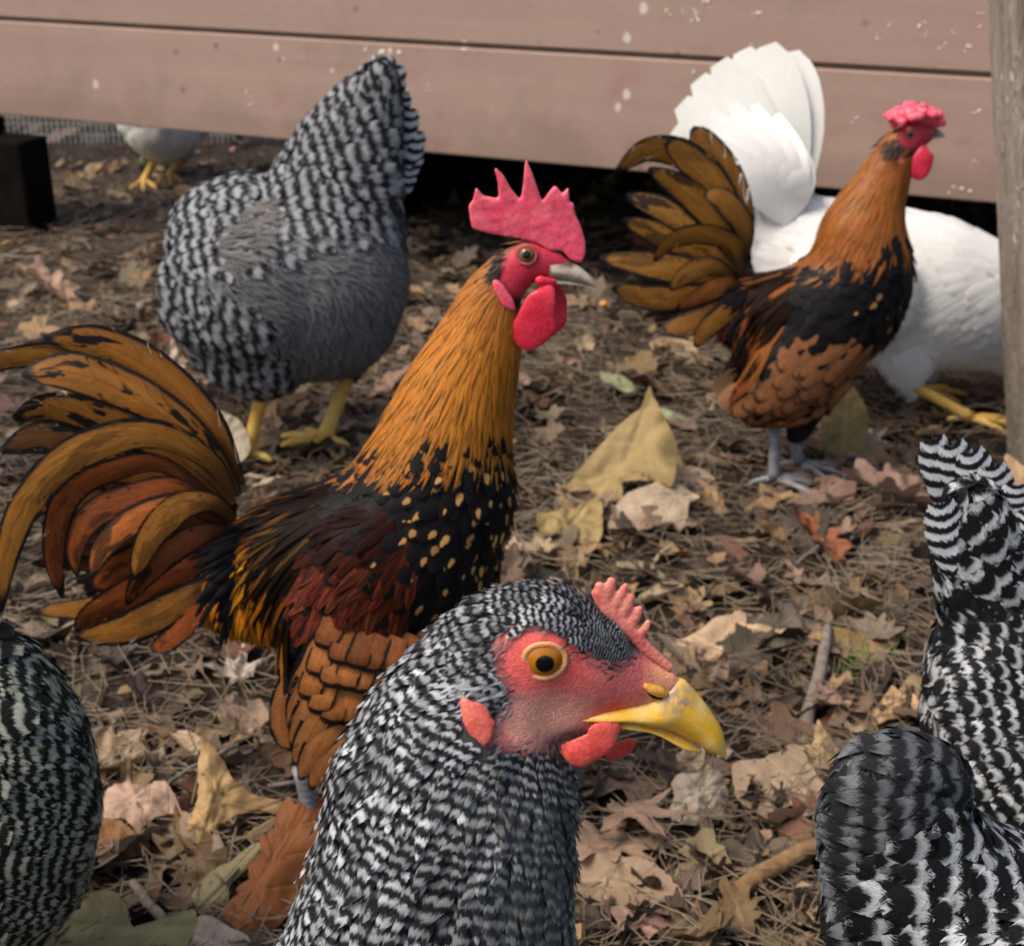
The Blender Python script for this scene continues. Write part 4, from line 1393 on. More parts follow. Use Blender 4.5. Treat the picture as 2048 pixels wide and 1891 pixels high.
def rooster_two():
    pl = Plane(1.373)
    foot = pl.P(1560, 950); foot[2] = 0
    t = empty('rooster', foot, 'gold and black rooster with low knobbly pink comb, standing in front of the white hen', 'rooster')
    FACE = [(1795, 262), (1812, 250), (1850, 240), (1872, 252), (1875, 275), (1850, 296), (1815, 300), (1800, 290)]
    sk = body(t, pl, [
        [(1830, 268, 32, .66), (1805, 285, 34, .72), (1775, 345, 46, .8), (1746, 405, 60, .84), (1724, 465, 80, .86), (1722, 550, 104, .84), (1690, 605, 118, .82), (1620, 640, 112, .8), (1560, 640, 92, .75), (1500, 625, 66, .62), (1470, 620, 48, .5)],
        [(1830, 268, 32, .66), (1852, 268, 24, .6), (1868, 266, 12, .55)],
        [(1690, 610, 115, .82), (1620, 690, 95, .78), (1580, 740, 60, .7)],
        [(1620, 780, 40, .7, -.02), (1590, 850, 18, .8, -.02)],
        [(1590, 780, 40, .7, .02), (1560, 850, 18, .8, .02)],
        [(1660, 640, 90, .45, -.030), (1570, 730, 80, .42, -.034), (1510, 780, 48, .4, -.03)],
        [(1660, 640, 90, .45, .030), (1570, 730, 80, .42, .034), (1510, 780, 48, .4, .03)],
    ], .0045, (.014, .012, .012, 1), [(FACE, (.45, .04, .06, 1), 8)], smooth=8)
    fl = Flow(pl, [(1790, 262, -.7, .7), (1740, 330, -.5, .85), (1690, 410, -.45, .9), (1620, 500, -.6, .8), (1790, 370, -.2, 1), (1780, 450, -.2, 1), (1700, 480, -.35, .95), (1830, 560, -.1, 1), (1760, 560, -.5, .85), (1700, 570, -.8, .5), (1750, 680, -.6, .7),
                   (1600, 560, -.9, .4), (1540, 570, -.8, .6), (1480, 620, -.5, .9), (1650, 640, -.7, .6), (1590, 700, -.7, .65), (1500, 760, -.85, .55), (1450, 700, -.2, 1), (1640, 760, -.85, .5), (1530, 660, -.4, .9)])
    HK2 = [(1800, 262), (1812, 300), (1818, 380), (1815, 448), (1780, 470), (1730, 500), (1660, 510), (1605, 510), (1650, 400), (1700, 320), (1770, 255)]
    p, n = sk.scatter(.0088, lambda uv, p: (polydist(uv, FACE) > 4) & (uv[:, 1] > 446) & (polydist(uv, HK2) > -14), 51)
    uv = pl.uv(p)
    br = np.clip((uv[:, 0] - 1660) / 60, 0, 1) * np.clip((uv[:, 1] - 480) / 30, 0, 1)
    feathers('breast_feathers', t, sk, p, n, fl, .027, .0075, M['spangle'], vary(len(p), (.34, .17, .06), .4, .03 + br * .12, 51), lift=.12, seed=51)
    WG = [(1690, 590), (1780, 640), (1760, 700), (1690, 760), (1620, 800), (1520, 830), (1450, 800), (1500, 740), (1560, 680), (1600, 620)]
    p, n = sk.scatter(.0105, lambda uv, p: inpoly(uv, [(1570, 700), (1640, 672), (1770, 676), (1740, 716), (1680, 768), (1620, 804), (1530, 804), (1540, 740)]), 52)
    feathers('wing_coverts', t, sk, p, n, fl, .046, .0115, M['wing_soft'], vary(len(p), (.20, .080, .030), .15, 0, 52), lift=.07, h0=.003, seed=52)
    HK = [(1800, 262), (1812, 300), (1818, 380), (1815, 448), (1780, 470), (1730, 500), (1660, 510), (1605, 510), (1650, 400), (1700, 320), (1770, 255)]
    p, n = sk.scatter(.0034, lambda uv, p: (polydist(uv, HK) < 9) & (polydist(uv, FACE) > 1), 53, far=1.5)
    uv = pl.uv(p)
    dist = np.hypot(uv[:, 0] - 1815, uv[:, 1] - 268)
    L = np.interp(dist, [10, 60, 150, 260], [.010, .022, .038, .042])
    T = vary(len(p), (.27, .083, .011), .13, np.interp(dist, [150, 240], [.05, .5]), 53, .07)
    feathers('neck_hackle', t, sk, p, n, fl, L, .0021, M['hackle'], T, lift=.04, h0=.0018, prof='lance', jit=.08, stiff=.3, camber=.3, seed=53, lvar=(.7, 1.2))
    p, n = sk.scatter(.0052, lambda uv, p: inpoly(uv, [(1500, 560), (1590, 540), (1600, 600), (1560, 680), (1520, 740), (1450, 740), (1430, 680), (1460, 600)]), 54, far=1.6)
    uv = pl.uv(p)
    r = np.random.default_rng(54).random(len(p))
    T = vary(len(p), (.17, .052, .011), .4, .7, 54, .1); T[r < .68, :3] *= .08
    feathers('saddle_hackle', t, sk, p, n, fl, .05, .003, M['saddle'], T, lift=.1, h0=.003, prof='lance', jit=.14, stiff=.4, seed=54)
    for s in (1, -1):
        for k in range(7):
            tx = [1470, 1464, 1462, 1470, 1488, 1512, 1545][k]; ty = [770, 785, 800, 815, 826, 832, 832][k]
            bx, by = tx + 112 + 4 * k, ty - 78 - 3 * k
            o = s * -(.043 - k * .0012)
            big_feather('wing_feather', t, pl, [(bx, by, o * 1.0), ((bx + tx) / 2, (by + ty) / 2 + 6, o * 1.05), (tx, ty, o * .9)], 25, M['wing_soft'], (.27, .105, .036, 0), face=-pl.n * s, prof=[.7, .9, 1, 1, .95, .85, .6, .2], camber=.15)
        big_feather('wing_feather', t, pl, [(1500, 750, s * -.02), (1460, 780, s * -.022), (1440, 805, s * -.02)], 24, M['plain'], (.36, .20, .10, 0), face=-pl.n * s)
    g1, g2, dk = (.20, .085, .013), (.235, .105, .017), (.07, .03, .011)
    rf = random.Random(6)
    for q in range(18):
        a = q / 17
        an = .35 + a * 1.75
        ln = rf.uniform(210, 270) * (1 - .12 * a)
        o = .012 + rf.uniform(-.004, .005)
        big_feather('tail_feather', t, pl, [(1486, 540 + 40 * a, o * .5), (1486 - math.sin(an + .1) * ln * .5, 545 - math.cos(an + .1) * ln * .5, o), (1486 - math.sin(an) * ln, 550 - math.cos(an) * ln, o)], rf.uniform(18, 25), M['tail'], rf.choice([(.12, .05, .012), (.16, .068, .014), (.05, .024, .012)]) + (1.2,), prof=[.35, .7, .95, 1.1, 1.2, 1.2, 1.1, .9, .6, .2], camber=.07, rows=14)
    TAIL = [
        ([(1487, 525, .012), (1440, 380, .012), (1380, 320, .012), (1300, 305, .012), (1232, 350, .012)], 26, g2, .2),
        ([(1492, 515, .006), (1482, 430, .006), (1452, 350, .006), (1408, 288, .006), (1385, 258, .006)], 28, g1, .3),
        ([(1488, 520, .002), (1460, 430, .0), (1420, 360, .0), (1370, 310, 0), (1330, 285, 0)], 28, g1, .3),
        ([(1480, 530, 0), (1430, 440, -.003), (1360, 375, -.004), (1296, 335, -.004)], 25, g2, .8),
        ([(1475, 535, .003), (1410, 470, .002), (1330, 420, .002), (1254, 392, .002)], 23, g2, .9),
        ([(1475, 540, .001), (1400, 500, 0), (1320, 470, 0), (1246, 438, 0)], 23, g2, .7),
        ([(1475, 550, .005), (1400, 520, .005), (1320, 500, .005), (1260, 480, .005)], 24, dk, 1.0),
        ([(1470, 560, -.001), (1390, 545, -.003), (1300, 528, -.004), (1198, 514, -.004)], 24, g2, .5),
        ([(1470, 572, -.003), (1380, 588, -.006), (1300, 592, -.007), (1222, 572, -.006)], 24, g1, .4),
        ([(1480, 540, -.008), (1462, 480, -.016), (1400, 458, -.022), (1340, 470, -.024), (1304, 512, -.022)], 18, g1, .2),
        ([(1492, 505, -.006), (1480, 440, -.014), (1440, 392, -.017), (1404, 380, -.016)], 21, g1, .3),
        ([(1470, 560, -.010), (1420, 522, -.02), (1370, 535, -.024), (1336, 568, -.022)], 18, g1, .5),
        ([(1480, 565, -.012), (1440, 560, -.022), (1395, 580, -.025), (1346, 604, -.024)], 19, (.25, .08, .018), .2),
        ([(1470, 590, -.006), (1420, 620, -.014), (1360, 642, -.016), (1322, 648, -.014)], 21, g1, .5),
        ([(1485, 585, -.014), (1450, 605, -.024), (1410, 640, -.026), (1385, 680, -.024)], 19, g1, .1),
    ]
    for q, (c, w, col, bl) in enumerate(TAIL):
        big_feather('tail_feather', t, pl, c, w, M['tail'], tuple(col) + (bl,), rnd=(q * .291 + .2) % 1, prof=[.35, .7, .95, 1.1, 1.2, 1.25, 1.22, 1.12, .95, .66, .2], camber=.07, rows=22, twist=.35 * ((q * 5) % 3 - 1))
    rb = random.Random(18)
    for q in range(34):
        a = rb.random()
        x0, y0 = 1490 + rb.uniform(-6, 8), 560 + 110 * a
        ln = rb.uniform(36, 80)
        dx, dy = -math.cos(.3 + a * 1.2) * ln, math.sin(.3 + a * 1.2) * ln * rb.uniform(.5, 1.1)
        o = -.018 - .012 * math.sin(a * 3) + rb.uniform(-.003, .003)
        big_feather('tail_covert', t, pl, [(x0, y0, o * .7), (x0 + dx * .5, y0 + dy * .3, o), (x0 + dx, y0 + dy, o * .95)], rb.uniform(4, 8), M['black'], (.012, .011, .012, 1), prof=[.4, .8, 1, 1, .8, .5, .1], camber=.15, rows=10)
    add_eyes(t, sk, 1820, 268, 9, M['eye_brown'], M['lid_red'], lid=(1.1, .25), sink=.5, tilt=.4)
    kn = [[(1785, 232, 13, 1.0), (1815, 228, 19, 1.1), (1850, 232, 20, 1.1), (1876, 240, 13, .9)], [(1870, 250, 9, .8), (1860, 262, 6, .7)]]
    rk = random.Random(8)
    for q in range(46):
        a = rk.uniform(0, 1)
        kn.append([(1776 + a * 110, 236 - math.sin(a * 3.1) * 20 + rk.uniform(-8, 18), rk.uniform(6, 10), 1.0, rk.uniform(-.018, .010))])
    flesh('comb', t, pl, kn, .0014, M['comb_red'], 2)
    flesh('wattle', t, pl, [[(1842, 296, 10, .3, -.007), (1838, 318, 22, .22, -.010), (1834, 336, 22, .2, -.010)], [(1850, 312, 14, .25, -.009), (1848, 330, 12, .25, -.009)]], .0014, M['wattle_red'], 3)
    flesh('wattle', t, pl, [[(1848, 298, 9, .3, .006), (1848, 318, 17, .22, .008), (1846, 334, 16, .2, .008)]], .0014, M['wattle_red'], 3)
    flesh('earlobe', t, pl, [[(1786, 306, 7, .3, -.016), (1794, 318, 9, .3, -.016)]], .0015, M['earlobe'], 3)
    p, n = sk.scatter(.0036, lambda uv, p: inpoly(uv, [(1776, 285), (1795, 275), (1812, 296), (1800, 312), (1782, 305)]), 55)
    feathers('ear_tuft', t, sk, p, n, fl, .014, .0014, M['plain'], vary(len(p), (.02, .018, .018), .4), lift=.2, h0=.004, prof='lance', seed=55)
    beak_part('upper_beak', t, pl, [((1858, 254), (1856, 270), .006), ((1874, 258), (1870, 272), .0045), ((1886, 266), (1882, 274), .0024), ((1891, 274), (1890, 275), .0004)], M['beak_horn'], [(1872, 262, 14)])
    beak_part('lower_beak', t, pl, [((1854, 270), (1854, 278), .005), ((1870, 272), (1869, 278), .0036), ((1882, 275), (1881, 277), .0010)], M['beak_horn'])
    f1 = pl.P(1541, 945, -.02); f1[2] = .003
    f2 = pl.P(1606, 950, .02); f2[2] = .003
    leg('leg', t, pl.P(1542, 800, -.02), f1, M['leg_grey'], .0058, (1, -.1, 0), .055)
    leg('leg', t, pl.P(1568, 800, .02), f2, M['leg_grey'], .0058, (.9, -.4, 0), .055)
rooster_two()
# ------------------------------------------------------------------ hens
def white_hen():
    pl = Plane(1.575)
    foot = pl.P(1790, 880); foot[2] = 0
    t = empty('hen', foot, 'white hen with raised fan tail behind the gold rooster and the post', 'hen')
    W = (.72, .72, .70)
    sk = body(t, pl, [
        [(1565, 430, 66, .6), (1610, 500, 105, .7), (1670, 545, 148, .72), (1760, 572, 160, .72), (1840, 585, 158, .72), (1920, 605, 142, .7), (1990, 650, 95, .7), (2060, 720, 55, .8), (2110, 790, 42, .8), (2135, 815, 40, .7)],
        [(1575, 440, 62, .5), (1562, 385, 52, .4)],
        [(1800, 690, 60, .8, -.03), (1810, 760, 24, .8, -.03)], [(1880, 690, 60, .8, .03), (1870, 760, 24, .8, .03)],
        [(1700, 560, 110, .4, -.07), (1620, 520, 70, .35, -.07)], [(1700, 560, 110, .4, .07), (1620, 520, 70, .35, .07)],
    ], .0055, (.75, .74, .71, 1), smooth=10)
    fl = Flow(pl, [(1560, 300, -.1, -1), (1570, 380, -.3, -1), (1650, 400, -1, -.1), (1750, 420, -1, -.05), (1900, 460, -1, -.1), (1600, 520, -.9, .2), (1750, 580, -1, .15), (1900, 600, -.8, .5), (1700, 680, -.9, .4), (1850, 720, -.6, .7), (2000, 650, -.6, .8), (2080, 740, -.7, -.6)])
    p, n = sk.scatter(.011, lambda uv, p: uv[:, 1] > 325, 61)
    feathers('body_feathers', t, sk, p, n, fl, .046, .0120, M['white'], vary(len(p), W, .03), lift=.03, jit=.08, seed=61)
    for s in (1, -1):
        for k in range(5):
            big_feather('wing_feather', t, pl, [(1760, 540 + 16 * k, s * -.077), (1660, 560 + 13 * k, s * -.08), (1560, 520 + 22 * k, s * -.06)], 26, M['white'], W + (0,), face=-pl.n * s, camber=.2)
    tips = [(1348, 258), (1362, 206), (1396, 158), (1438, 124), (1484, 101), (1534, 90), (1580, 104)]
    for k, (x, y) in enumerate(tips):
        bx, by = 1560 + 6 * k, 470 - 8 * k
        mx, my = bx + (x - bx) * .55 + 18, by + (y - by) * .55 - 6
        for side, dz in ((-1, -.010 - .004 * (k % 2)), (1, .012)):
            big_feather('tail_feather', t, pl, [tuple(at_offset(pl, a_, b_, o_)) + (o_,) for a_, b_, o_ in ((bx, by, dz * .4), (mx, my, dz + .012 + .0025 * k), (x + (6 if side > 0 else 0), y + (10 if side > 0 else 0), dz * 1.3 + .038 + .003 * k))], 44, M['white'], tuple(np.array(W) * np.array([1, .995, .96])) + (0,), prof=[.3, .5, .7, .85, .95, 1, 1, .97, .84, .42], camber=.04, rows=22)
    for k in range(10):
        a = k / 9
        x, y = 1372 + 205 * a, 300 - 95 * math.sin(.5 + a * 2.0) + (18 if k % 2 else 0)
        big_feather('tail_covert', t, pl, [(1572 + 10 * a, 432 - 22 * a, -.030), ((1576 + x) / 2 + 8, (420 + y) / 2, -.036 + .002 * (k % 2)), (x, y, -.012 + .0015 * k)], 34, M['white'], W + (0,), prof=[.4, .7, .9, 1, 1, .9, .6, .2], camber=.05, rows=18)
    f = pl.P(1905, 880, -.05); f[2] = max(f[2], .004)
    leg('leg', t, pl.P(1802, 745, -.035), f, M['leg_yellow'], .0068, (.95, -.3, 0), .06)
    f = pl.P(1850, 860, .04); f[2] = .004
    leg('leg', t, pl.P(1870, 745, .035), f, M['leg_yellow'], .0068, (1, 0, 0), .06)
    beak_part('upper_beak', t, pl, [((2150, 790), (2140, 830), .006), ((2170, 815), (2158, 838), .0045), ((2182, 842), (2178, 848), .0006)], M['beak_yellow'])
    flesh('comb', t, pl, [[(2120, 775, 12, .4), (2150, 785, 14, .4), (2166, 800, 10, .4)]], .0022, M['comb_red'], 3)
    add_eyes(t, sk, 2138, 808, 8, M['eye_brown'], M['lid_red'])
white_hen()

def far_white_hen():
    pl = Plane(2.84)
    foot = pl.P(330, 400); foot[2] = 0
    t = empty('hen', foot, 'white hen half hidden behind the wall boards, only belly and yellow legs showing', 'hen')
    sk = body(t, pl, [[(334, 262, 58, 1.1), (328, 236, 86, 1.1), (312, 190, 98, .9), (280, 160, 90, .75), (240, 130, 60, .7)], [(390, 190, 70, .7), (420, 120, 48, .8), (440, 60, 34, .8), (452, 30, 32, .8)], [(330, 200, 90, .8), (390, 200, 70, .7)],
                      [(322, 275, 30, .8, -.03), (324, 312, 12, .8, -.03)], [(365, 275, 30, .8, .03), (372, 318, 10, .8, .03)]], .008, (.75, .73, .68, 1), smooth=8)
    fl = Flow(pl, [(440, 60, -.3, 1), (380, 200, -.7, .7), (300, 200, -1, .1), (320, 280, -.6, .8)])
    p, n = sk.scatter(.02, None, 62)
    feathers('body_feathers', t, sk, p, n, fl, .05, .016, M['white'], vary(len(p), (.78, .76, .71), .06), lift=.06, seed=62)
    for k in range(5):
        big_feather('tail_feather', t, pl, [(260, 150, 0), (220, 100 - 8 * k, .004 * k), (190 + 14 * k, 40 - 8 * k, .008 * k)], 24, M['white'], (.78, .76, .71, 0), rows=8)
    f = pl.P(300, 398, -.03); f[2] = .002
    leg('leg', t, pl.P(323, 300, -.03), f, M['leg_yellow'], .0085, (.2, -1, 0), .06)
    f = pl.P(338, 400, .03); f[2] = .002
    leg('leg', t, pl.P(373, 305, .03), f, M['leg_yellow'], .0085, (.2, -1, 0), .06)
    flesh('comb', t, pl, [[(440, -6, 10, .4), (462, -8, 14, .4), (478, 8, 8, .4)]], .004, M['comb_red'], 2)
    beak_part('upper_beak', t, pl, [((478, 20), (474, 44), .008), ((494, 36), (488, 48), .005), ((502, 50), (500, 52), .0008)], M['beak_yellow'])
far_white_hen()

def back_hen():
    pl = Plane(1.452)
    foot = pl.P(600, 890); foot[2] = 0
    t = empty('hen', foot, 'plump grey barred hen turned away under the wall, tail up, on yellow legs', 'hen')
    sk = body(t, pl, [
        [(510, 575, 186, .84), (600, 570, 194, .86), (640, 555, 178, .8), (660, 430, 142, .66), (690, 320, 112, .5), (724, 240, 82, .36), (752, 175, 50, .28), (764, 140, 26, .25)],
        [(515, 600, 182, .84), (520, 660, 126, .8, -.02), (525, 725, 52, .8, -.03)], [(640, 600, 164, .84), (670, 690, 82, .8, .03), (690, 745, 34, .8, .03)],
        [(470, 500, 142, .8), (500, 470, 120, .8)],
        [(455, 560, 120, .5, -.06), (520, 560, 120, .42, -.075)],
        [(400, 560, 80, .7, .06), (370, 640, 55, .7, .07), (362, 700, 42, .75, .075)],
    ], .0055, (.10, .10, .105, 1), smooth=9)
    fl = Flow(pl, [(400, 370, .9, -.1), (350, 470, 1, .15), (330, 560, .95, .3), (370, 680, .85, .5), (450, 420, 1, .2), (520, 380, 1, .1), (560, 330, .9, -.35), (640, 250, .7, -.75), (740, 160, .5, -1), (700, 330, .9, -.1), (780, 330, .8, -.1), (640, 420, 1, .25), (720, 440, .95, .35), (600, 470, .95, .4), (780, 480, .8, .6), (480, 520, .9, .45), (450, 600, .8, .6), (520, 700, .7, .7), (700, 600, .1, 1), (620, 700, .1, 1), (500, 760, .6, .8)])
    FL = [(430, 545), (500, 500), (560, 488), (640, 478), (740, 462), (835, 440), (845, 600), (800, 700), (720, 765), (600, 780), (560, 720), (530, 660), (440, 600), (400, 560)]
    p, n = sk.scatter(.0090, lambda uv, p: polydist(uv, FL) > -8, 71)
    uv = pl.uv(p)
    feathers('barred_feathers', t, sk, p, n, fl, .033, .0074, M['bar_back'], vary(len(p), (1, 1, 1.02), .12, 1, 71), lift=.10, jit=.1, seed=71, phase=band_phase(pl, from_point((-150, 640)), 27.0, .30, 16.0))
    p, n = sk.scatter(.0032, lambda uv, p: polydist(uv, FL) < 14, 72)
    feathers('belly_fluff', t, sk, p, n, fl, .022, .0020, M['fluff'], vary(len(p), (.125, .125, .127), .25, 1, 72), lift=.12, prof='lance', jit=.35, stiff=.4, seed=72)
    p, n = sk.scatter(.0036, lambda uv, p: inpoly(uv, [(430, 480), (500, 410), (540, 420), (510, 500), (450, 540)]), 73)
    feathers('flank_fluff', t, sk, p, n, fl, .026, .0022, M['fluff'], vary(len(p), (.13, .122, .118), .3, 1, 73), lift=.12, h0=.003, prof='fluff', jit=.3, seed=73)
    tf = [((690, 330), (745, 215), (763, 116)), ((700, 330), (770, 215), (790, 132)), ((705, 340), (780, 240), (800, 186)), ((710, 350), (795, 280), (818, 218)), ((715, 365), (805, 320), (832, 264)), ((720, 380), (800, 350), (830, 300)), ((720, 400), (790, 380), (812, 340)), ((670, 320), (712, 210), (742, 138)), ((650, 320), (690, 230), (716, 160))]
    for k, (a, b, c) in enumerate(tf):
        o = .004 * (k % 3) + (.012 if k < 7 else -.010)
        big_feather('tail_feather', t, pl, [a + (o,), b + (o,), c + (o,)], 27, M['bar_tail'], (1, 1, 1, 1), rnd=.3 + .02 * k, prof=[.5, .8, 1, 1, 1, .95, .7], camber=.2, rows=18)
    f = pl.P(503, 872, -.03); f[2] = .003
    leg('leg', t, pl.P(540, 745, -.03), f, M['leg_yellow'], .0082, (-.9, .4, 0), .06)
    f = pl.P(648, 906, .01); f[2] = .003
    leg('leg', t, pl.P(705, 725, .03), f, M['leg_yellow'], .0090, (-.9, .4, 0), .06)
    # head lowered behind the breast, out of sight from the front
    fl2 = flesh('comb', t, pl, [[(352, 668, 14, .3, .10), (338, 690, 18, .3, .105), (330, 712, 12, .3, .105)]], .003, M['comb_red'], 2)
    beak_part('beak', t, Plane(1.555), [((372, 700), (366, 722), .008), ((366, 716), (358, 730), .005), ((358, 738), (356, 740), .0006)], M['beak_yellow'])
M['bar_tail'] = mat_barred('barred_tail_feathers', 6.0, (.013, .013, .015, 1), (.52, .54, .56, 1), jit=.2, sharp=.25, vee=.6, bias=.52, wob=.25)
back_hen()

def left_hen():
    pl = Plane(.60)
    c = pl.P(-60, 1700); 
    t = empty('hen', (c[0], c[1], 0), 'dark greenish barred hen cut off by the left edge, only its rounded side showing', 'hen')
    sk = body(t, pl, [
        [(-70, 1430, 195, .8), (-40, 1500, 215, .82), (-38, 1600, 232, .84), (-60, 1700, 235, .84), (-120, 1790, 210, .8)],
        [(-100, 1500, 225, .8), (-300, 1560, 290, .8), (-480, 1560, 240, .75), (-620, 1480, 150, .6), (-700, 1380, 90, .4)],
        [(-110, 1400, 190, .7), (-200, 1240, 120, .7), (-250, 1080, 85, .75), (-250, 960, 78, .72), (-210, 930, 60, .6)],
        [(-200, 1760, 130, .8, -.03), (-210, 1900, 50, .8, -.03)], [(-260, 1760, 130, .8, .03), (-270, 1900, 50, .8, .03)],
    ], .0045, (.05, .055, .05, 1), smooth=9)
    fl = Flow(pl, [(-250, 960, .6, .8), (-60, 1240, .7, -.2), (20, 1270, .8, .1), (100, 1360, .9, .3), (170, 1480, 1, .35), (195, 1600, 1, .4), (160, 1740, .9, .5), (60, 1860, .8, .6), (0, 1420, .9, .35), (60, 1550, .95, .35), (80, 1700, .9, .45), (-60, 1650, .9, .4), (-20, 1800, .8, .5), (-400, 1500, 1, .2), (-650, 1400, .7, .7), (-250, 1650, .9, .4)])
    p, n = sk.scatter(.0035, lambda uv, p: uv[:, 0] > -140, 81)
    feathers('breast_feathers', t, sk, p, n, fl, .018, .0034, M['bar_dark'], vary(len(p), (1, 1, .95), .2, 1, 81), lift=.10, jit=.12, prof='short', seed=81, phase=band_phase(pl, from_point((-420, 1560)), 19.0, .45, 30.0))
    p, n = sk.scatter(.014, lambda uv, p: uv[:, 0] <= -120, 82)
    feathers('body_feathers', t, sk, p, n, fl, .045, .010, M['bar_dark'], vary(len(p), (1, 1, .95), .2, 1, 82), lift=.1, seed=82, phase=band_phase(pl, from_point((-420, 1560)), 23.0, .42, 26.0))
    for k in range(6):
        big_feather('tail_feather', t, pl, [(-640, 1460, .004 * k), (-730, 1360 - 10 * k, .006 * k), (-800 + 30 * k, 1240 - 14 * k, .008 * k)], 44, M['bar_tail'], (.5, .55, .45, 1), rows=12)
    add_eyes(t, sk, -225, 940, 18, M['eye_amber'], M['lid'])
    beak_part('upper_beak', t, pl, [((-170, 905), (-172, 965), .008), ((-120, 925), (-128, 968), .006), ((-92, 960), (-100, 978), .003), ((-86, 984), (-87, 985), .0005)], M['beak_yellow'])
    a = pl.P(-210, 1900, -.03); leg('leg', t, a, (a[0], a[1], .003), M['leg_yellow'], .007)
    a = pl.P(-270, 1900, .03); leg('leg', t, a, (a[0], a[1], .003), M['leg_yellow'], .007)
left_hen()

def right_hen():
    pl = Plane(.66)
    c = pl.P(2060, 1500)
    t = empty('hen', (c[0], c[1], 0), 'black hen with white scalloped bars and upright tail at the right edge', 'hen')
    sk = body(t, pl, [
        [(1945, 1010, 56, .5), (1960, 1070, 78, .6), (1975, 1150, 100, .66), (2000, 1240, 118, .72), (2030, 1330, 170, .8), (2050, 1440, 200, .84), (2110, 1520, 220, .84), (2240, 1540, 210, .84), (2360, 1480, 150, .8), (2420, 1360, 90, .8), (2450, 1260, 74, .75)],
        [(1930, 1340, 96, .5, -.03), (1980, 1450, 120, .5, -.05), (2060, 1520, 140, .5, -.06)],
        [(2080, 1640, 120, .8, -.03), (2090, 1780, 40, .8, -.03)], [(2130, 1640, 120, .8, .03), (2140, 1780, 40, .8, .03)],
    ], .0045, (.03, .03, .032, 1), smooth=8)
    fl = Flow(pl, [(1920, 960, -.5, -1), (1960, 1000, -.45, -1), (1990, 1100, -.5, -.9), (1900, 1120, -.6, -.8), (1960, 1200, -.8, -.6), (2040, 1200, -.7, -.7), (1850, 1300, -.9, .3), (1900, 1330, -.9, .2), (1960, 1320, -1, .0), (2030, 1300, -1, .0), (1960, 1450, -.8, .55), (2040, 1500, -.7, .7), (2100, 1400, -.9, .3), (2200, 1400, -.95, .2), (2440, 1260, -.5, .9), (1870, 1400, -.9, .4)])
    p, n = sk.scatter(.0040, lambda uv, p: (uv[:, 0] < 2100) & (uv[:, 1] < 1600), 90)
    feathers('under_fluff', t, sk, p, n, fl, .012, .0012, M['black'], vary(len(p), (.02, .02, .022), .5, 1, 90), lift=.08, prof='lance', jit=.5, stiff=.2, seed=90)
    for k in (0, 1):
        p, n = sk.scatter(.0062, lambda uv, p: (uv[:, 1] < 1240) if k == 0 else (uv[:, 1] >= 1225), 91 + k)
        uv = pl.uv(p)
        T = vary(len(p), (1, 1, 1), .15, 1, 91)
        if k: T[:, :3] *= np.clip((uv[:, 1] - 1250) / 25, .03, 1)[:, None]
        ph = band_phase(pl, from_point((2150, 1330) if k == 0 else (2190, 1300)), 42.0 if k == 0 else 31.0, .14, 22.0)
        feathers('tail_coverts' if k == 0 else 'body_feathers', t, sk, p, n, fl, .024 if k == 0 else .019, .0085 if k == 0 else .0052, M['bar_lace'], T, lift=.12, jit=.12, seed=91 + k, phase=ph, pj=.08)
    tf = [((1950, 1080), (1905, 980), (1878, 895)), ((1965, 1080), (1935, 980), (1912, 898)), ((1980, 1080), (1965, 985), (1945, 906)), ((1995, 1085), (1995, 1000), (1985, 930)), ((2010, 1095), (2025, 1020), (2030, 962)), ((2020, 1110), (2050, 1050), (2066, 1002)), ((1930, 1150), (1885, 1060), (1870, 985))]
    for k, (a, b, c2) in enumerate(tf):
        o = -.004 * k + .012
        big_feather('tail_feather', t, pl, [a + (o,), b + (o,), c2 + (o,)], 40, M['bar_tail'], (1, 1, 1, 1), rnd=.5 + .01 * k, prof=[.5, .8, 1, 1, 1, .9, .6], camber=.22, rows=18)
    a = pl.P(2090, 1780, -.03); leg('leg', t, a, (a[0], a[1], .003), M['leg_yellow'], .007)
    a = pl.P(2140, 1780, .03); leg('leg', t, a, (a[0], a[1], .003), M['leg_yellow'], .007)
right_hen()

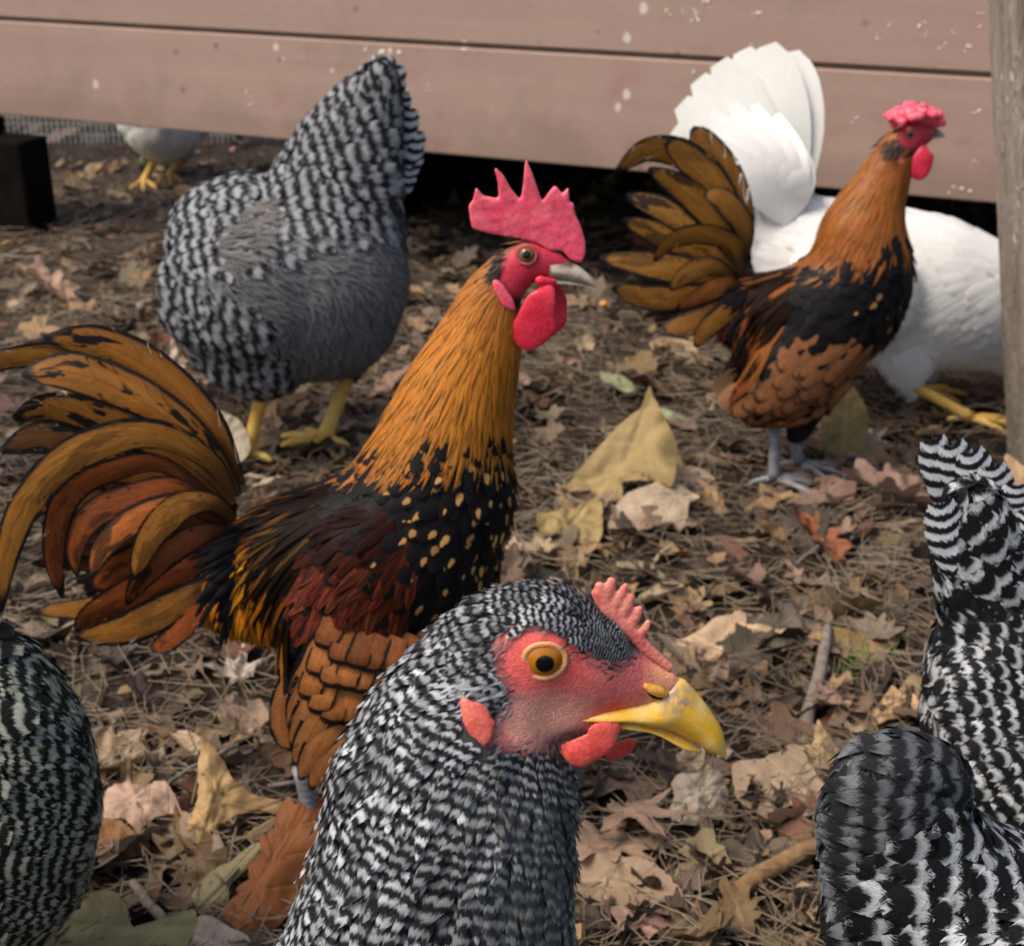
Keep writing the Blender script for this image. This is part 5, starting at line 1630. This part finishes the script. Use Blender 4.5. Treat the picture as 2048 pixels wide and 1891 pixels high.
def corner_hen():
    pl = Plane(.455)
    c = pl.P(1980, 1900)
    t = empty('hen', (c[0], c[1], 0), 'dark barred hen filling the lower right corner, fluffy rounded rump towards the camera', 'hen')
    sk = body(t, pl, [
        [(1788, 1556, 100, .7), (1775, 1620, 118, .75), (1800, 1700, 140, .8), (1850, 1800, 190, .82), (1930, 1880, 230, .85), (2080, 1960, 270, .85), (2280, 1960, 260, .85), (2420, 1840, 170, .8), (2480, 1700, 110, .8), (2500, 1580, 90, .75)],
        [(1800, 1560, 96, .6), (1850, 1545, 80, .5), (1890, 1570, 70, .5)],
        [(1960, 1850, 170, .5, -.045), (2060, 1840, 190, .5, -.05), (2160, 1860, 190, .5, -.05)],
        [(2050, 2150, 150, .8, -.03), (2050, 2350, 50, .8, -.03)], [(2100, 2150, 150, .8, .03), (2110, 2350, 50, .8, .03)],
    ], .0042, (.03, .032, .035, 1), smooth=9)
    fl = Flow(pl, [(1780, 1460, -.7, -.7), (1690, 1520, -1, -.1), (1670, 1650, -1, .2), (1700, 1760, -.95, .4), (1780, 1560, -.95, .0), (1820, 1650, -1, .15), (1900, 1560, -.9, -.3), (1900, 1650, -1, .1), (1780, 1820, -.9, .45), (1950, 1720, -.95, .3), (2040, 1680, -.95, .2), (1920, 1820, -.9, .4), (2040, 1800, -.9, .4), (1900, 1900, -.85, .5), (2200, 1800, -1, .2), (2480, 1650, -.6, .8)])
    BL = [(1875, 1700), (1960, 1650), (2048, 1610), (2600, 1400), (2600, 2400), (1870, 2300), (1850, 1800)]
    p, n = sk.scatter(.0048, lambda uv, p: polydist(uv, BL) > -20, 95)
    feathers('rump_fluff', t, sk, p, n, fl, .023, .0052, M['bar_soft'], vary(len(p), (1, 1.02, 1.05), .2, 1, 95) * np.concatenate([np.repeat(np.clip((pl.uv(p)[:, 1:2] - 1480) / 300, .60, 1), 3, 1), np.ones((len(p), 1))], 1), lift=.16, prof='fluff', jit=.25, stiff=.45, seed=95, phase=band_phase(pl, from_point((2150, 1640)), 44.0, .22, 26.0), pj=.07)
    p, n = sk.scatter(.0030, lambda uv, p: (uv[:, 1] < 1720) & (uv[:, 0] < 2000), 94)
    uv = pl.uv(p)
    feathers('under_fluff', t, sk, p, n, fl, np.where(uv[:, 1] < 1530, .020, .013), .0012, M['fluff'], vary(len(p), (.030, .031, .034), .7, 1, 94), lift=.10, prof='lance', jit=.7, stiff=.4, seed=94)
    p, n = sk.scatter(.0068, lambda uv, p: polydist(uv, BL) < 10, 96)
    feathers('body_feathers', t, sk, p, n, fl, .027, .0092, M['bar_lace'], vary(len(p), (1, 1.02, 1.04), .12, 1, 96), lift=.14, h0=.002, jit=.1, seed=96, phase=band_phase(pl, from_point((2300, 1720)), 60.0, .16, 22.0), pj=.06)
    a = pl.P(2050, 2350, -.03); leg('leg', t, a, (a[0], a[1], .003), M['leg_yellow'], .007)
    a = pl.P(2110, 2350, .03); leg('leg', t, a, (a[0], a[1], .003), M['leg_yellow'], .007)
M['bar_soft'] = mat_barred('soft_barred_rump_feathers', 1.0, (.014, .015, .017, 1), (.24, .255, .27, 1), jit=.05, sharp=.40, vee=.2, bias=.64, wob=.25, rough=.75, drop=.4)
corner_hen()
# ------------------------------------------------------------------ leaf litter
def leaf_outline(kind, th, r):
    if kind == 'maple':
        R = np.zeros_like(th)
        for a, l, w in ((90, 1.0, .34), (38, .86, .30), (142, .86, .30), (-14, .60, .30), (194, .60, .30)):
            d = np.abs((th - math.radians(a) + math.pi) % (2 * math.pi) - math.pi)
            R = np.maximum(R, l * np.exp(-(d / w) ** 1.3) )
        R = np.maximum(R, .30) * (1 + .07 * np.sin(th * 17 + r * 6) + .05 * np.sin(th * 29))
        return R * .56
    if kind == 'oak':
        e = 1 / np.sqrt((np.cos(th) / .29) ** 2 + (np.sin(th) / .52) ** 2)
        return e * (1 + .24 * np.sin(th * 8 + .6) + .06 * np.sin(th * 19 + r * 5))
    if kind == 'oval':
        e = 1 / np.sqrt((np.cos(th) / .25) ** 2 + (np.sin(th) / .46) ** 2)
        return e + .06 * np.exp(-((th - math.pi / 2) / .16) ** 2) + .008 * np.sin(th * 40)
    e = .30 + .10 * np.sin(th * 2 + r * 7) + .07 * np.sin(th * 5 + r * 11) + .05 * np.sin(th * 9 + r * 17) + .03 * np.sin(th * 17 + r * 3)
    return e

def leaf_shape(kind, seed, nang=40, rings=4, crumple=.05, curl=.0, fold=.15, roll=0.0, stem=True):
    r = random.Random(seed)
    rr = r.random()
    th = np.linspace(0, 2 * math.pi, nang, endpoint=False)
    R = leaf_outline(kind, th, rr)
    V = [(0, 0)]
    for k in range(1, rings + 1):
        f = (k / rings) ** .85
        V += [(math.cos(t) * q * f, math.sin(t) * q * f) for t, q in zip(th, R)]
    V = np.array(V)
    T = [(0, 1 + i, 1 + (i + 1) % nang) for i in range(nang)]
    Q = []
    for k in range(rings - 1):
        a = 1 + k * nang
        Q += [(a + i, a + nang + i, a + nang + (i + 1) % nang, a + (i + 1) % nang) for i in range(nang)]
    x, y = V[:, 0], V[:, 1]
    uv = np.stack([x, y, np.full(len(x), rr)], 1)
    z = fold * np.abs(x)
    o = r.uniform(0, 50)
    for i in range(len(x)):
        z[i] += crumple * (mnoise.noise((x[i] * 4.2 + o, y[i] * 4.2, 0)) + .55 * mnoise.noise((x[i] * 10 + o, y[i] * 10, 3)))
    if curl:                      # bend along the length
        a = y * curl
        y2 = np.sin(a) / curl - z * np.sin(a); z = (1 - np.cos(a)) / curl + z * np.cos(a); y = y2
    if roll:                      # roll across the width
        a = x * roll
        x2 = np.sin(a) / roll - z * np.sin(a); z = (1 - np.cos(a)) / roll + z * np.cos(a); x = x2
    P = np.stack([x, y, z], 1)
    if stem:
        n0 = len(P)
        ys = y[int(1 + (rings - 1) * nang + nang * .75)]
        sx = np.array([[-.006, 0, 0], [.006, 0, 0], [.02, -.16, .03], [.028, -.16, .03]]) + np.array([0, ys + .02, 0.0])
        P = np.concatenate([P, sx]); uv = np.concatenate([uv, np.tile([0, 0, rr], (4, 1))])
        Q.append((n0, n0 + 1, n0 + 3, n0 + 2))
    return P, np.array(T), np.array(Q), uv

def rotm(rx, ry, rz):
    return np.array((Matrix.Rotation(rz, 3, 'Z') @ Matrix.Rotation(ry, 3, 'Y') @ Matrix.Rotation(rx, 3, 'X')))

TAN, PALE, PINK, GREY, RED, OLIVE, DARK, RUST = (.27, .172, .088), (.40, .29, .185), (.27, .178, .125), (.17, .130, .092), (.16, .075, .045), (.19, .16, .08), (.075, .052, .037), (.30, .105, .022)

def leaf_obj(name, mesh_or_shape, pos, rot, size, col, label, group=None):
    if isinstance(mesh_or_shape, bpy.types.Mesh):
        o = bpy.data.objects.new(name, mesh_or_shape); COL.objects.link(o)
    else:
        P, T, Q, uv = mesh_or_shape
        o = mesh_np(name, P, [T, Q], M['leaf'], None, True, {'fuv': uv})
    o.location = [float(v) for v in pos]; o.rotation_euler = rot; o.scale = (size,) * 3
    o.color = tuple(col) + (1,)
    return tag(o, label, 'leaf', group)

D = math.radians
def hero(px, py, z, size, rot, kind, seed, col, label, **kw):
    p = ground_at(px, py, z)
    return leaf_obj('dry_leaf', leaf_shape(kind, seed, 72, 7, **kw), p, tuple(D(a) for a in rot), size, col, label)

def outline_leaf(pts, lean, col, label, seed=0, z0=.006, crumple=.05, crease=None, bulge=.0, yaw=0.0):
    """a leaf whose blade leans back from the upright by LEAN degrees, resting on its lowest point"""
    pts = np.array(pts, float)
    low = pts[np.argmax(pts[:, 1])]
    b = ground_at(low[0], low[1], z0)
    a, w = D(lean), D(yaw)
    e1 = np.array([math.cos(w), math.sin(w), 0]); bk = np.array([-math.sin(w), math.cos(w), 0])
    e2 = bk * math.sin(a) + np.array([0, 0, math.cos(a)])
    n = np.cross(e1, e2)
    if n @ (CAM - b) < 0: n = -n
    def st(p):
        d = ray(p[0], p[1]); q = CAM + d * (((b - CAM) @ n) / (d @ n)) - b
        return np.array([q @ e1, q @ e2])
    P2 = np.array([st(p) for p in pts])
    cl = np.concatenate([P2[-2:], P2, P2[:3]])
    S = spline(cl, 24 * len(cl))
    m0, m1 = int(24 * len(cl) * 2 / (len(cl) - 1)), int(24 * len(cl) * (2 + len(P2)) / (len(cl) - 1))
    S = S[m0:m1]
    S = S[np.linspace(0, len(S) - 1, 97).astype(int)[:-1]]
    lin_ = np.array([P2[int(k * len(P2) / 96)] for k in range(96)])
    c = S.mean(0); size = np.abs(S - c).max() * 2
    r = random.Random(seed); o = r.uniform(0, 60)
    S = S + np.array([[mnoise.noise((k * .9 + o, 1.5, 0)), mnoise.noise((k * .9 + o, 7.5, 0))] for k in range(96)]) * size * .012
    ev, em = np.linalg.eigh(np.cov((S - c).T))
    rings = 9
    V2 = [c] + [c + (q - c) * ((k / rings) ** .9) for k in range(1, rings + 1) for q in S]
    V2 = np.array(V2)
    u = (V2 - c) @ em / size
    h = np.array([crumple * (mnoise.noise((x * 3.6 + o, y * 3.6, 0)) + .5 * mnoise.noise((x * 9 + o, y * 9, 4)) + .25 * mnoise.noise((x * 21 + o, y * 21, 9))) for x, y in u]) * size
    if crease is not None:
        k0, k1, kk = np.array(st(crease[0])), np.array(st(crease[1])), crease[2]
        t_ = (k1 - k0) / np.linalg.norm(k1 - k0); nn = np.array([-t_[1], t_[0]])
        h = h - kk * np.abs((V2 - k0) @ nn)
    h = h - bulge * (np.linalg.norm(V2 - c, axis=1) ** 2) / size
    V = V2[:, :1] * e1 + V2[:, 1:] * e2 + h[:, None] * n
    T = [(0, 1 + i, 1 + (i + 1) % 96) for i in range(96)]
    Q = [(1 + k * 96 + i, 97 + k * 96 + i, 97 + k * 96 + (i + 1) % 96, 1 + k * 96 + (i + 1) % 96) for k in range(rings - 1) for i in range(96)]
    ob = mesh_np('dry_leaf', V, [np.array(T), np.array(Q)], M['leaf'], None, True, {'fuv': np.stack([u[:, 0], u[:, 1], np.full(len(u), r.random())], 1)})
    ob.location = [float(x) for x in b]
    ob.color = tuple(col) + (1,)
    return tag(ob, label, 'leaf')

outline_leaf([(1300, 762), (1318, 800), (1335, 845), (1372, 925), (1352, 926), (1343, 976), (1318, 962), (1276, 952), (1240, 950), (1250, 985), (1200, 975), (1165, 1015), (1120, 1012), (1088, 1005), (1092, 985), (1135, 935), (1190, 882), (1262, 818), (1290, 800)], 48, (.29, .205, .085),
             'large olive tan leaf draped over the litter in front of the rear rooster', 1, z0=.024, crumple=.08, crease=((1285, 790), (1330, 960), .5))
outline_leaf([(1075, 1030), (1105, 1022), (1150, 1010), (1195, 990), (1205, 1030), (1200, 1080), (1165, 1088), (1130, 1096), (1070, 1112), (1092, 1080), (1078, 1060)], 74, (.30, .215, .085), 'yellow tan ragged leaf lying under the large olive leaf', 2, crumple=.14)
outline_leaf([(1332, 1269), (1341, 1260), (1394, 1251), (1440, 1228), (1468, 1212), (1477, 1198), (1517, 1207), (1547, 1242), (1578, 1242), (1565, 1264), (1521, 1295), (1490, 1320), (1455, 1343), (1424, 1361), (1385, 1326), (1350, 1300)], 66, (.50, .34, .21),
             'pale tan folded leaf beside the near hen\'s comb with a sharp crease', 3, crumple=.05, crease=((1440, 1235), (1560, 1262), .7))
outline_leaf([(404, 1472), (415, 1480), (442, 1519), (462, 1557), (500, 1584), (569, 1603), (558, 1626), (512, 1622), (462, 1630), (423, 1661), (415, 1692), (385, 1719), (366, 1705), (350, 1684), (369, 1642), (392, 1603), (396, 1565), (394, 1526)], 40, (.47, .305, .14),
             'tan curled leaf with one lobe standing upright between the left hen and the rooster', 4, crumple=.09, crease=((404, 1480), (420, 1690), .5))
outline_leaf([(205, 1575), (246, 1561), (254, 1545), (269, 1565), (327, 1557), (358, 1615), (327, 1622), (292, 1642), (273, 1661), (246, 1634), (205, 1634)], 62, (.42, .275, .20),
             'pinkish tan leaf curled over a dark hollow beside the left hen', 5, z0=.022, crumple=.10, bulge=.5)
outline_leaf([(200, 1640), (240, 1640), (275, 1668), (300, 1690), (270, 1712), (215, 1716), (192, 1740), (185, 1700)], 50, (.24, .11, .04), 'dark orange brown leaf under the pinkish leaf by the left hen', 6, crumple=.06)
outline_leaf([(572, 1590), (590, 1606), (612, 1600), (648, 1596), (660, 1650), (650, 1700), (625, 1760), (585, 1800), (560, 1845), (512, 1872), (480, 1858), (440, 1872), (436, 1826), (452, 1800), (480, 1796), (470, 1768), (494, 1752), (492, 1722), (520, 1706), (518, 1672), (545, 1652), (552, 1620)], 52, (.21, .070, .016),
             'rust brown leaf standing on edge against the near hen\'s neck', 7, crumple=.05, crease=((600, 1600), (500, 1850), .3))
outline_leaf([(70, 1891), (120, 1830), (165, 1799), (215, 1780), (246, 1796), (258, 1834), (277, 1861), (331, 1842), (385, 1815), (392, 1842), (375, 1890), (330, 1935), (230, 1950), (110, 1940)], 58, (.25, .215, .10),
             'large smooth olive leaf at the bottom edge below the left hen', 8, crumple=.04)
outline_leaf([(389, 1811), (385, 1780), (423, 1738), (462, 1719), (496, 1692), (531, 1680), (523, 1711), (481, 1746), (458, 1772), (454, 1811), (430, 1834), (405, 1830)], 45, (.26, .215, .11), 'olive oval leaf tilted up left of the rust brown leaf', 9, crumple=.04, crease=((395, 1815), (520, 1690), .4))
outline_leaf([(372, 1850), (410, 1830), (455, 1850), (500, 1880), (480, 1935), (400, 1945), (360, 1910)], 60, (.40, .32, .24), 'pale pinkish leaf at the bottom edge left of the near hen', 10, crumple=.06)
outline_leaf([(1664, 1429), (1689, 1401), (1730, 1412), (1778, 1412), (1784, 1371), (1806, 1384), (1829, 1390), (1832, 1424), (1767, 1442), (1712, 1463), (1678, 1457)], 60, (.52, .32, .165), 'orange tan leaf lying above the dark rump of the corner hen', 11, crumple=.07)
outline_leaf([(1635, 1440), (1648, 1453), (1675, 1488), (1697, 1510), (1666, 1545), (1631, 1545), (1596, 1519), (1600, 1488), (1626, 1484)], 42, (.46, .32, .165), 'tan leaf standing up left of the corner hen\'s rump', 12, crumple=.06, crease=((1637, 1445), (1640, 1540), .5))
outline_leaf([(1468, 1523), (1521, 1519), (1591, 1488), (1631, 1545), (1661, 1585), (1661, 1624), (1617, 1611), (1569, 1615), (1543, 1655), (1534, 1629), (1477, 1607), (1468, 1576)], 72, (.37, .265, .165), 'broad dull tan lobed leaf on the litter left of the corner hen', 13, crumple=.06)
outline_leaf([(1345, 1558), (1367, 1541), (1402, 1545), (1437, 1536), (1459, 1567), (1455, 1607), (1433, 1646), (1394, 1651), (1341, 1624), (1350, 1585)], 55, (.38, .31, .235), 'grey tan crumpled leaf below the near hen\'s beak tip', 14, crumple=.14, crease=((1400, 1545), (1395, 1650), .4))
outline_leaf([(404, 826), (429, 819), (479, 840), (500, 897), (464, 933), (439, 904), (407, 869)], 30, (.44, .36, .26), 'pale tan leaf standing between the rooster\'s tail and the grey hen\'s leg', 15, crumple=.06)
outline_leaf([(1300, 965), (1330, 960), (1372, 968), (1402, 985), (1380, 1000), (1366, 1048), (1300, 1050), (1222, 1044), (1230, 1010), (1250, 985)], 62, (.38, .29, .20), 'beige leaf with a dark underside right of the olive leaf', 16, z0=.018, crumple=.07, bulge=.3)
hero(1265, 1620, .014, .105, (14, -6, 200), 'maple', 18, (.33, .215, .14), 'brown tan leaf behind the near hen\'s throat', crumple=.06, fold=.15)
hero(1200, 1690, .010, .080, (10, 10, 100), 'oak', 19, (.31, .205, .135), 'brown pink leaf partly hidden by the near hen\'s neck', crumple=.06)
hero(1240, 1770, .010, .080, (6, 12, 250), 'oval', 20, (.28, .19, .12), 'long brown leaf low beside the near hen\'s neck', crumple=.05, fold=.3)
hero(1640, 1085, .016, .075, (30, 12, 40), 'oak', 21, (.25, .085, .038), 'reddish brown curled leaf in the litter left of the scalloped hen', crumple=.09, fold=.4, roll=2.0)
hero(1545, 1075, .020, .055, (50, 14, 110), 'oval', 22, (.36, .22, .10), 'small tan brown leaf curled upright beside the reddish leaf', crumple=.05, fold=.5, roll=2.5)
hero(1790, 985, .024, .110, (22, 6, 95), 'oak', 23, (.28, .175, .13), 'large pinkish grey leaf arched behind the scalloped hen\'s tail', crumple=.08, fold=.35, roll=1.4)
hero(1360, 1110, .012, .070, (22, 12, 130), 'maple', 25, (.22, .095, .05), 'dark red brown leaf above the near hen\'s comb', crumple=.09, fold=.3)
hero(2036, 965, .030, .060, (50, 0, 30), 'oval', 26, (.50, .32, .17), 'orange tan leaf at the foot of the timber post', crumple=.05, fold=.3)
hero(345, 735, .022, .090, (30, 5, 70), 'maple', 28, (.48, .37, .29), 'pale pinkish crumpled leaf above the middle rooster\'s tail', crumple=.14, fold=.4, roll=1.8)
hero(1690, 860, .030, .100, (62, 0, -10), 'oval', 29, (.20, .155, .06), 'olive brown leaf standing behind the rear rooster\'s legs', crumple=.04, fold=.2)
hero(95, 575, .030, .110, (35, 5, 80), 'oak', 30, (.40, .265, .18), 'tan curled leaf lying in front of the dark timber block', crumple=.08, fold=.4, roll=2.2)
hero(550, 965, .016, .075, (24, 8, 160), 'maple', 31, (.40, .30, .22), 'greyish pale leaf behind the middle rooster\'s back', crumple=.09, fold=.3)
hero(1235, 765, .014, .060, (10, 0, 40), 'oval', 32, (.27, .29, .16), 'pale green leaf between the two roosters', crumple=.05)
hero(1335, 830, .016, .050, (20, 0, 80), 'oval', 33, (.34, .40, .25), 'small light green leaf under the rear rooster\'s wing tip', crumple=.05)
hero(1745, 880, .012, .055, (14, 10, 10), 'maple', 34, (.48, .34, .29), 'small pink crumpled leaf in front of the white hen\'s leg', crumple=.12, fold=.3)
hero(480, 1345, .014, .065, (20, 5, 60), 'maple', 35, (.42, .34, .28), 'pale grey leaf on the needles behind the middle rooster\'s wing tip', crumple=.13, fold=.3)
hero(1285, 1145, .012, .050, (15, 5, 80), 'oval', 36, (.30, .26, .15), 'small pale green grey leaf just behind the near hen\'s comb', crumple=.06, fold=.3, roll=1.6)

# single leaves one can pick out, sharing a few shapes
SH = []
for q, (kind, word) in enumerate((('maple', 'lobed'), ('oak', 'lobed'), ('oval', 'oval'), ('frag', 'torn'), ('maple', 'lobed'), ('oak', 'lobed'), ('oval', 'oval'), ('frag', 'torn'), ('frag', 'torn'))):
    kw = [dict(crumple=.10, fold=.35, roll=1.6), dict(crumple=.09, fold=.25), dict(crumple=.05, fold=.35, roll=2.2), dict(crumple=.10, fold=.2), dict(crumple=.13, fold=-.35, roll=-2.0), dict(crumple=.08, fold=.5, curl=1.4), dict(crumple=.06, fold=-.3, curl=-1.5), dict(crumple=.12, fold=.4, roll=2.5), dict(crumple=.09, fold=-.3)][q]
    P, T, Q, uv = leaf_shape(kind, 100 + q, 44, 4, **kw)
    o = mesh_np('leaf_pattern', P, [T, Q], M['leaf'], None, True, {'fuv': uv})
    SH.append((o.data, word, 'curled' if 'roll' in kw or 'curl' in kw else 'flat'))
    bpy.data.objects.remove(o)
PAL = [(TAN, 'tan'), (GREY, 'grey brown'), (PINK, 'pinkish'), (DARK, 'dark brown'), (PALE, 'pale'), (RED, 'red brown'), (OLIVE, 'olive')]
SPOTS = [(60, 640, 'at the left edge near the timber block'), (220, 560, 'left of the grey hen'), (600, 930, "below the grey hen's legs"), (880, 700, 'between the grey hen and the rooster neck'), (900, 480, "behind the middle rooster's comb"),
         (1150, 480, "right of the middle rooster's comb"), (1120, 720, "right of the middle rooster's neck"), (1120, 900, 'left of the olive leaf'), (1350, 720, "under the rear rooster's tail"), (1430, 900, "left of the rear rooster's legs"), (1700, 930, "right of the rear rooster's legs"), (1880, 820, "by the white hen's leg"),
         (1300, 1080, 'below the olive leaf'), (1500, 1150, 'above the folded tan leaf'), (1720, 1130, "left of the scalloped hen's tail"), (1350, 1400, "right of the near hen's beak"), (1560, 1400, 'beside the grey stick'), (1750, 1320, 'by the grass tuft'), (1250, 1560, "under the near hen's beak"), (1250, 1800, "right of the near hen's neck"),
         (1480, 1680, 'left of the brown stick'), (1550, 1820, 'below the brown stick'), (300, 1300, "below the middle rooster's tail"), (400, 1400, "left of the middle rooster's wing"), (250, 1480, 'right of the left hen'), (330, 1760, 'above the large olive leaf'), (530, 1520, "by the middle rooster's shank"), (80, 1200, "under the middle rooster's tail tips")]
PWT = [.22, .22, .19, .22, .07, .05, .03]
bpy.context.view_layer.update()
dg = bpy.context.evaluated_depsgraph_get()
r = random.Random(77)
count, tries = 0, 0
while count < 250 and tries < 6000:
    tries += 1
    px = r.uniform(0, 2048); py = 440 + 1450 * r.random() ** .9
    p = ground_at(px, py, .008)
    d = Vector(p - CAM); L = d.length
    ok, loc, *_ = SC.ray_cast(dg, Vector(CAM), d.normalized(), distance=L * .97)
    if ok and (loc - Vector(CAM)).length < L - .035:
        continue
    me, word, state = r.choice(SH)
    (c, cw), = r.choices(PAL, PWT)
    f = r.uniform(.45, 1.22)
    size = r.uniform(.030, .062) * (1.0 if word != 'torn' else .9)
    z = height(p[0], p[1]) + r.uniform(.003, .014)
    (_, _, spot) = min(((px - a) ** 2 + ((py - b) * 1.3) ** 2, k, w) for k, (a, b, w) in enumerate(SPOTS))
    tone = 'paler' if f > 1.09 else 'darker' if f < .91 else 'mid'
    o = leaf_obj('fallen_leaf', me, (p[0], p[1], z), (r.gauss(0, .38), r.gauss(0, .38), r.uniform(0, 6.28)), size, [min(1, v * f) for v in c],
                 '%s %s %s %s leaf %s' % (state, tone, cw, word, spot), 'small dry leaves in the litter')
    count += 1

def heap(name, n, shapes, xr, yr, size, zr, tilt, cols, seed, mat, kind='stuff', power=1.0):
    r = np.random.default_rng(seed)
    Vs, Ts, Qs, U, C = [], [], [], [], []
    n0 = 0
    for q in range(n):
        P, T, Q, uv = shapes[r.integers(len(shapes))]
        y = yr[0] + (yr[1] - yr[0]) * r.random() ** power
        x = r.uniform(-1, 1) * (xr + .36 * max(0, y - .3))
        s = r.uniform(*size)
        V = P @ rotm(r.normal(0, tilt), r.normal(0, tilt), r.uniform(0, 6.28)).T * s
        V = V + np.array([x, y, height(x, y) + r.uniform(*zr)])
        Vs.append(V); Ts.append(T + n0)
        if len(Q): Qs.append(Q + n0)
        u = uv.copy(); u[:, 2] = r.random(); U.append(u)
        c = np.array(cols[r.choice(len(cols), p=PWT if len(cols) == 7 else None)]) * r.uniform(.38, 1.15) * r.uniform(.93, 1.07, 3)
        C.append(np.tile(np.append(c, 1), (len(V), 1)))
        n0 += len(V)
    f = [np.concatenate(Ts)] + ([np.concatenate(Qs)] if Qs else [])
    o = mesh_np(name, np.concatenate(Vs), f, mat, None, True, {'fuv': np.concatenate(U), 'tint': np.concatenate(C)})
    o['kind'] = kind
    return o
low = [leaf_shape(k, 200 + q, 20, 2, crumple=.12, fold=r.uniform(-.4, .4), roll=r.choice([0, 1.5, -1.8, 2.5]), stem=False) for q, k in enumerate(['oak', 'frag', 'oval', 'frag', 'frag', 'maple', 'oval', 'frag', 'oval', 'frag'])]
heap('leaf_litter', 1500, low, .25, (.28, 3.6), (.028, .085), (-.002, .016), .40, [c for c, _ in PAL], 5, M['litter'])
heap('leaf_crumbs', 3400, [leaf_shape('frag', 300 + q, 9, 1, crumple=.2, fold=.3, stem=False) for q in range(6)], .25, (.28, 3.2), (.010, .026), (0, .016), .6, [c for c, _ in PAL], 6, M['litter'])

# pine needles and dry stalks
r2 = np.random.default_rng(9)
A = Acc()
for q in range(15000):
    y = .28 + 2.6 * r2.random() ** 1.2
    x = r2.uniform(-1, 1) * (.25 + .36 * max(0, y - .3))
    Ln = r2.uniform(.025, .075); a = r2.uniform(0, 6.28)
    z = height(x, y) + r2.uniform(.002, .020)
    d = np.array([math.cos(a), math.sin(a), r2.normal(0, .16)])
    s = np.array([-math.sin(a), math.cos(a), 0]) * r2.uniform(-.22, .22) * Ln
    p = np.array([x, y, z])
    pts = np.array([p - d * Ln / 2, p + s, p + d * Ln / 2])
    w = r2.uniform(.0003, .00065)
    b = np.array([-math.sin(a), math.cos(a), 0]) * w
    up = np.array([0, 0, w * 1.2])
    V = np.concatenate([pts - b, pts + b, pts + up])
    A.add(V, [(0, 1, 7, 6), (1, 2, 8, 7), (6, 7, 4, 3), (7, 8, 5, 4)])
A.build('pine_needles', M['needle'], None, kind='stuff')

A = Acc()
for q in range(130):
    y = .4 + 2.4 * r2.random()
    x = r2.uniform(-1, 1) * (.25 + .36 * max(0, y - .3))
    a = r2.uniform(0, 6.28); Ln = r2.uniform(.04, .12)
    p = np.array([x, y, height(x, y) + r2.uniform(.006, .016)])
    d = np.array([math.cos(a), math.sin(a), r2.normal(0, .08)]); s = np.array([-d[1], d[0], 0])
    A.tube(spline([p - d * Ln / 2, p + s * Ln * r2.normal(0, .08), p + d * Ln / 2 + s * Ln * r2.normal(0, .1)], 7), np.linspace(1, .6, 7) * r2.uniform(.0009, .0022), 6)
A.build('small_twigs', M['bark'], None, kind='stuff')

def stick(pts, rad, mat, label):
    P = [ground_at(x, y, z) for x, y, z in pts]
    A = Acc()
    S = spline(P, 16)
    S = S + np.array([[mnoise.noise(Vector(p * 60.0)) * .0015 for _ in range(3)] for p in S])
    A.tube(S, np.interp(np.linspace(0, 1, 16), np.linspace(0, 1, len(rad)), rad), 9)
    o = A.build('stick', mat)
    return tag(o, label, 'stick')
stick([(1655, 1255, .03), (1640, 1340, .024), (1618, 1420, .016), (1606, 1490, .012)], [.0042, .0050, .0055, .0062], M['bark'], 'grey stick lying upright in the picture between the beak and the scalloped hen')
stick([(1478, 1775, .014), (1540, 1735, .016), (1610, 1700, .016), (1680, 1672, .014)], [.0048, .0062, .0060, .0055], M['bark_brown'], 'brown broken stick left of the corner hen near the bottom edge')
stick([(265, 1765, .012), (300, 1810, .012), (335, 1850, .012)], [.0032, .0036, .003], M['bark'], 'pale short twig above the large olive leaf at the bottom left')
stick([(282, 610, .05), (280, 640, .02), (279, 668, .002)], [.006, .0055, .006], M['bark'], 'short stub of wood standing up left of the grey hen')

A = Acc()
r3 = np.random.default_rng(12)
c = ground_at(1700, 1335)
for q in range(150):
    p = c + np.array([r3.normal(0, .014), r3.normal(0, .018), .004])
    d = np.array([r3.normal(0, .5), r3.normal(0, .5), 1.0]); h = r3.uniform(.012, .032)
    s = np.array([d[1], -d[0], 0]); s = s / (np.linalg.norm(s) + 1e-6) * .0006
    m_ = p + d * h * .5; e = p + d * h + np.array([r3.normal(0, .006), r3.normal(0, .006), -.004])
    A.add([p - s, p + s, m_ - s, m_ + s, e], [(0, 1, 3, 2)], [(2, 3, 4)])
A.build('grass_tuft', M['grass'], None, kind='stuff')

A = Acc()
p = ground_at(1207, 608, .012)
A.add(ICO2[0] * np.array([.006, .005, .0055]) + 0, t=ICO2[1])
k = A.build('corn_grain', M['corn']); k.location = [float(v) for v in p]
tag(k, 'single orange grain on the dark litter between the two roosters', 'grain')
